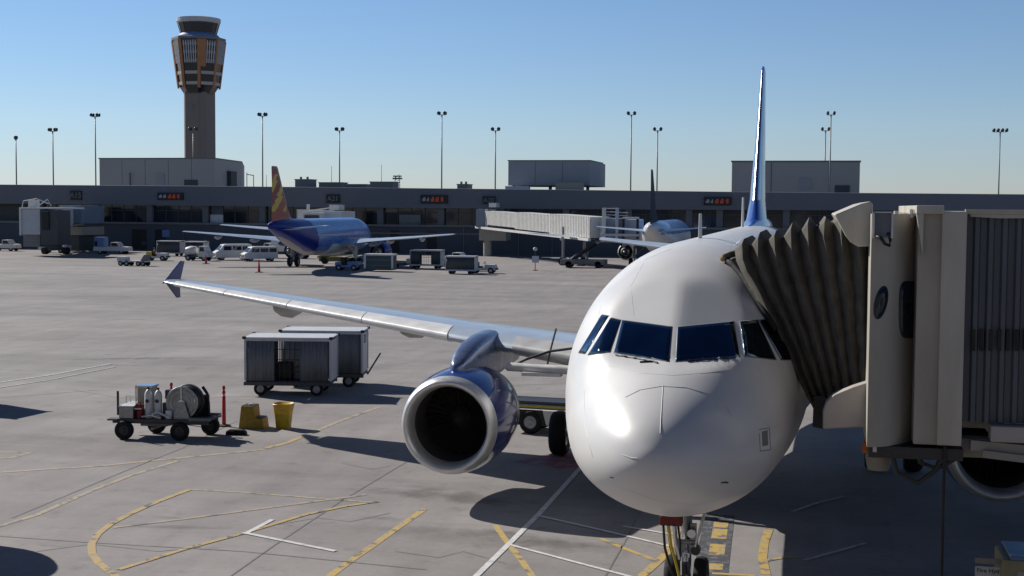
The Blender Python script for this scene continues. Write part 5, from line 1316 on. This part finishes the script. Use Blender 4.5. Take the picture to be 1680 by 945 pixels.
pickup('pickup_truck', 'pale blue pickup under the far left jet bridge canopy', G(84,415), 0, 'cart_panel')
pickup('pickup_truck', 'white pickup cut off by the left picture edge', G(2,412), R(3), 'offwhite')
pickup('pickup_truck', 'white truck cab behind the dark-sided baggage cart', G(742,438), R(-4), 'white_paint')
# green belt loader under the blue airliner, dark one beneath the far white airliner wing
b2 = belt_loader('belt_loader', 'yellow-green belt loader beneath the blue airliner fuselage', 4.4, R(-4), 'cargo_green', 'cargo_green', 'yellow', 'far belt loaders', False)
q = G(520,434); b2.location = (q.x+1.2,q.y+2.5,0); b2.rotation_euler = (0,0,R(8)); b2.scale = (.9,.9,1.1)
b3 = thing('belt_loader', 'dark belt loader with raised conveyor under the far white airliner wing', 'belt loader', group='far belt loaders')
A = Y(925,433,128); B = Y(978,402,130); A.z = .5
m = MB()
dd = (B-A); m.box((A+B)/2, (dd.length,.9,.22), (0,-math.atan2(dd.z,dd.x),math.atan2(dd.y,dd.x))); m.build('conveyor', 'black', b3)
m = MB(); m.bb((A.x-.3,127.4,.35),(A.x+4.6,129.2,.9)); m.build('chassis', 'grey_mid', b3, bevel=.05)
m = MB(); m.cyl((B.x-1,129.5,.8),(B.x-.8,129.6,B.z-.4),.1); m.build('lift_strut', 'steel', b3)
for x in (.6,3.8):
    for y in (127.5,129.1): m = MB(); m.cyl((A.x+x,y-.1,.36),(A.x+x,y+.1,.36),.36,n=16); m.build('wheel', 'rubber', b3)
settle(b3, (A.x+2,128.3,0))
# cones, sign on a stand
def cone(label, q, h=1.0, m_='red'):
    t = thing('traffic_cone', label, 'traffic cone', (q.x,q.y,0), 0, 'red cones on the apron')
    m = MB(); m.bb((-.3,-.3,0),(.3,.3,.06)); m.build('base', 'dark_red', t, bevel=.01)
    m = MB(); m.lathe([(.06,.14),(h,.04),(h+.02,.001)], (0,0,0), 'z', 16); m.build('cone_body', m_, t, smooth=40)
cone('red cone on the open apron beneath the right white van', G(425,447), 1.25)
cone('red cone below the service truck left of the vans', G(338,433), .95)
cone('red marker behind the white pickup at the far left edge', G(12,408), 1.6)
SS = thing('stand_sign', 'small pale square sign on a thin red-based stand, below the ribbed jet bridge', 'sign')
q = G(878,444); zt = Y(878,406,q.y).z
m = MB(); m.cyl((q.x,q.y,0),(q.x,q.y,zt-.4),.04,n=8); m.build('post', 'dark_red', SS)
a = Y(873,420,q.y); b_ = Y(884,431,q.y); m = MB(); m.bb((a.x,q.y-.04,b_.z),(b_.x,q.y,a.z)); m.build('sign_plate', 'cart_panel', SS)
m = MB(); m.lathe([(-.2,.001),(-.15,.2),(.1,.22),(.2,.001)], (q.x,q.y,zt-.15), 'z', 12); m.build('lamp', 'cart_panel', SS, smooth=True)
m = MB(); m.cyl((q.x,q.y,0),(q.x,q.y,.08),.25,n=14); m.build('base', 'red', SS); settle(SS, (q.x,q.y,0))
# flat white cart between the container and the carts; ramp truck top seen over the near airliner
WC = thing('flat_dolly', 'small pale dolly with a white box between the cargo container and the carts', 'dolly')
q = G(660,440); m = MB(); m.bb((-1.4,-.6,.35),(1.4,.6,.48)); m.build('bed', 'dark_metal', WC, bevel=.02); m = MB(); m.prism([(-.9,.48),(.2,.48),(.1,.72),(-.6,.72)],-.5,.5,'y'); m.build('canvas', 'tan_metal', WC, bevel=.03)
m = MB(); m.bb((.35,-.5,.48),(1.1,.5,1.0)); m.build('white_box', 'white_paint', WC, bevel=.03); small_wheels(WC, (-1,1), .5, .26); WC.location = (q.x,q.y+.7,0)
RT = pickup('pickup_truck', 'white truck with a red light, roof showing above the near airliner spine', Y(1205,383,138), 0, 'white_paint', 6.0)
RT.location.z = 0; RT.location.y = 138; RT.scale = (1.0,1.0,2.35)
m = MB(); m.bb((-.3,-.3,1.75),(.1,.3,1.86)); m.build('roof_light', 'red', RT)
# far hills
def hill(name, pts, y, m_):
    P = [Y(u, v, y) for u, v in pts]; m = MB()
    m.prism([(P[0].x,-20)]+[(p.x,p.z) for p in P]+[(P[-1].x,-20)], y, y+600, 'y'); return tag(m.build(name, m_), kind='structure')
mk('hill_rock', (.30,.28,.27), .9, var=.2, vs=.002)
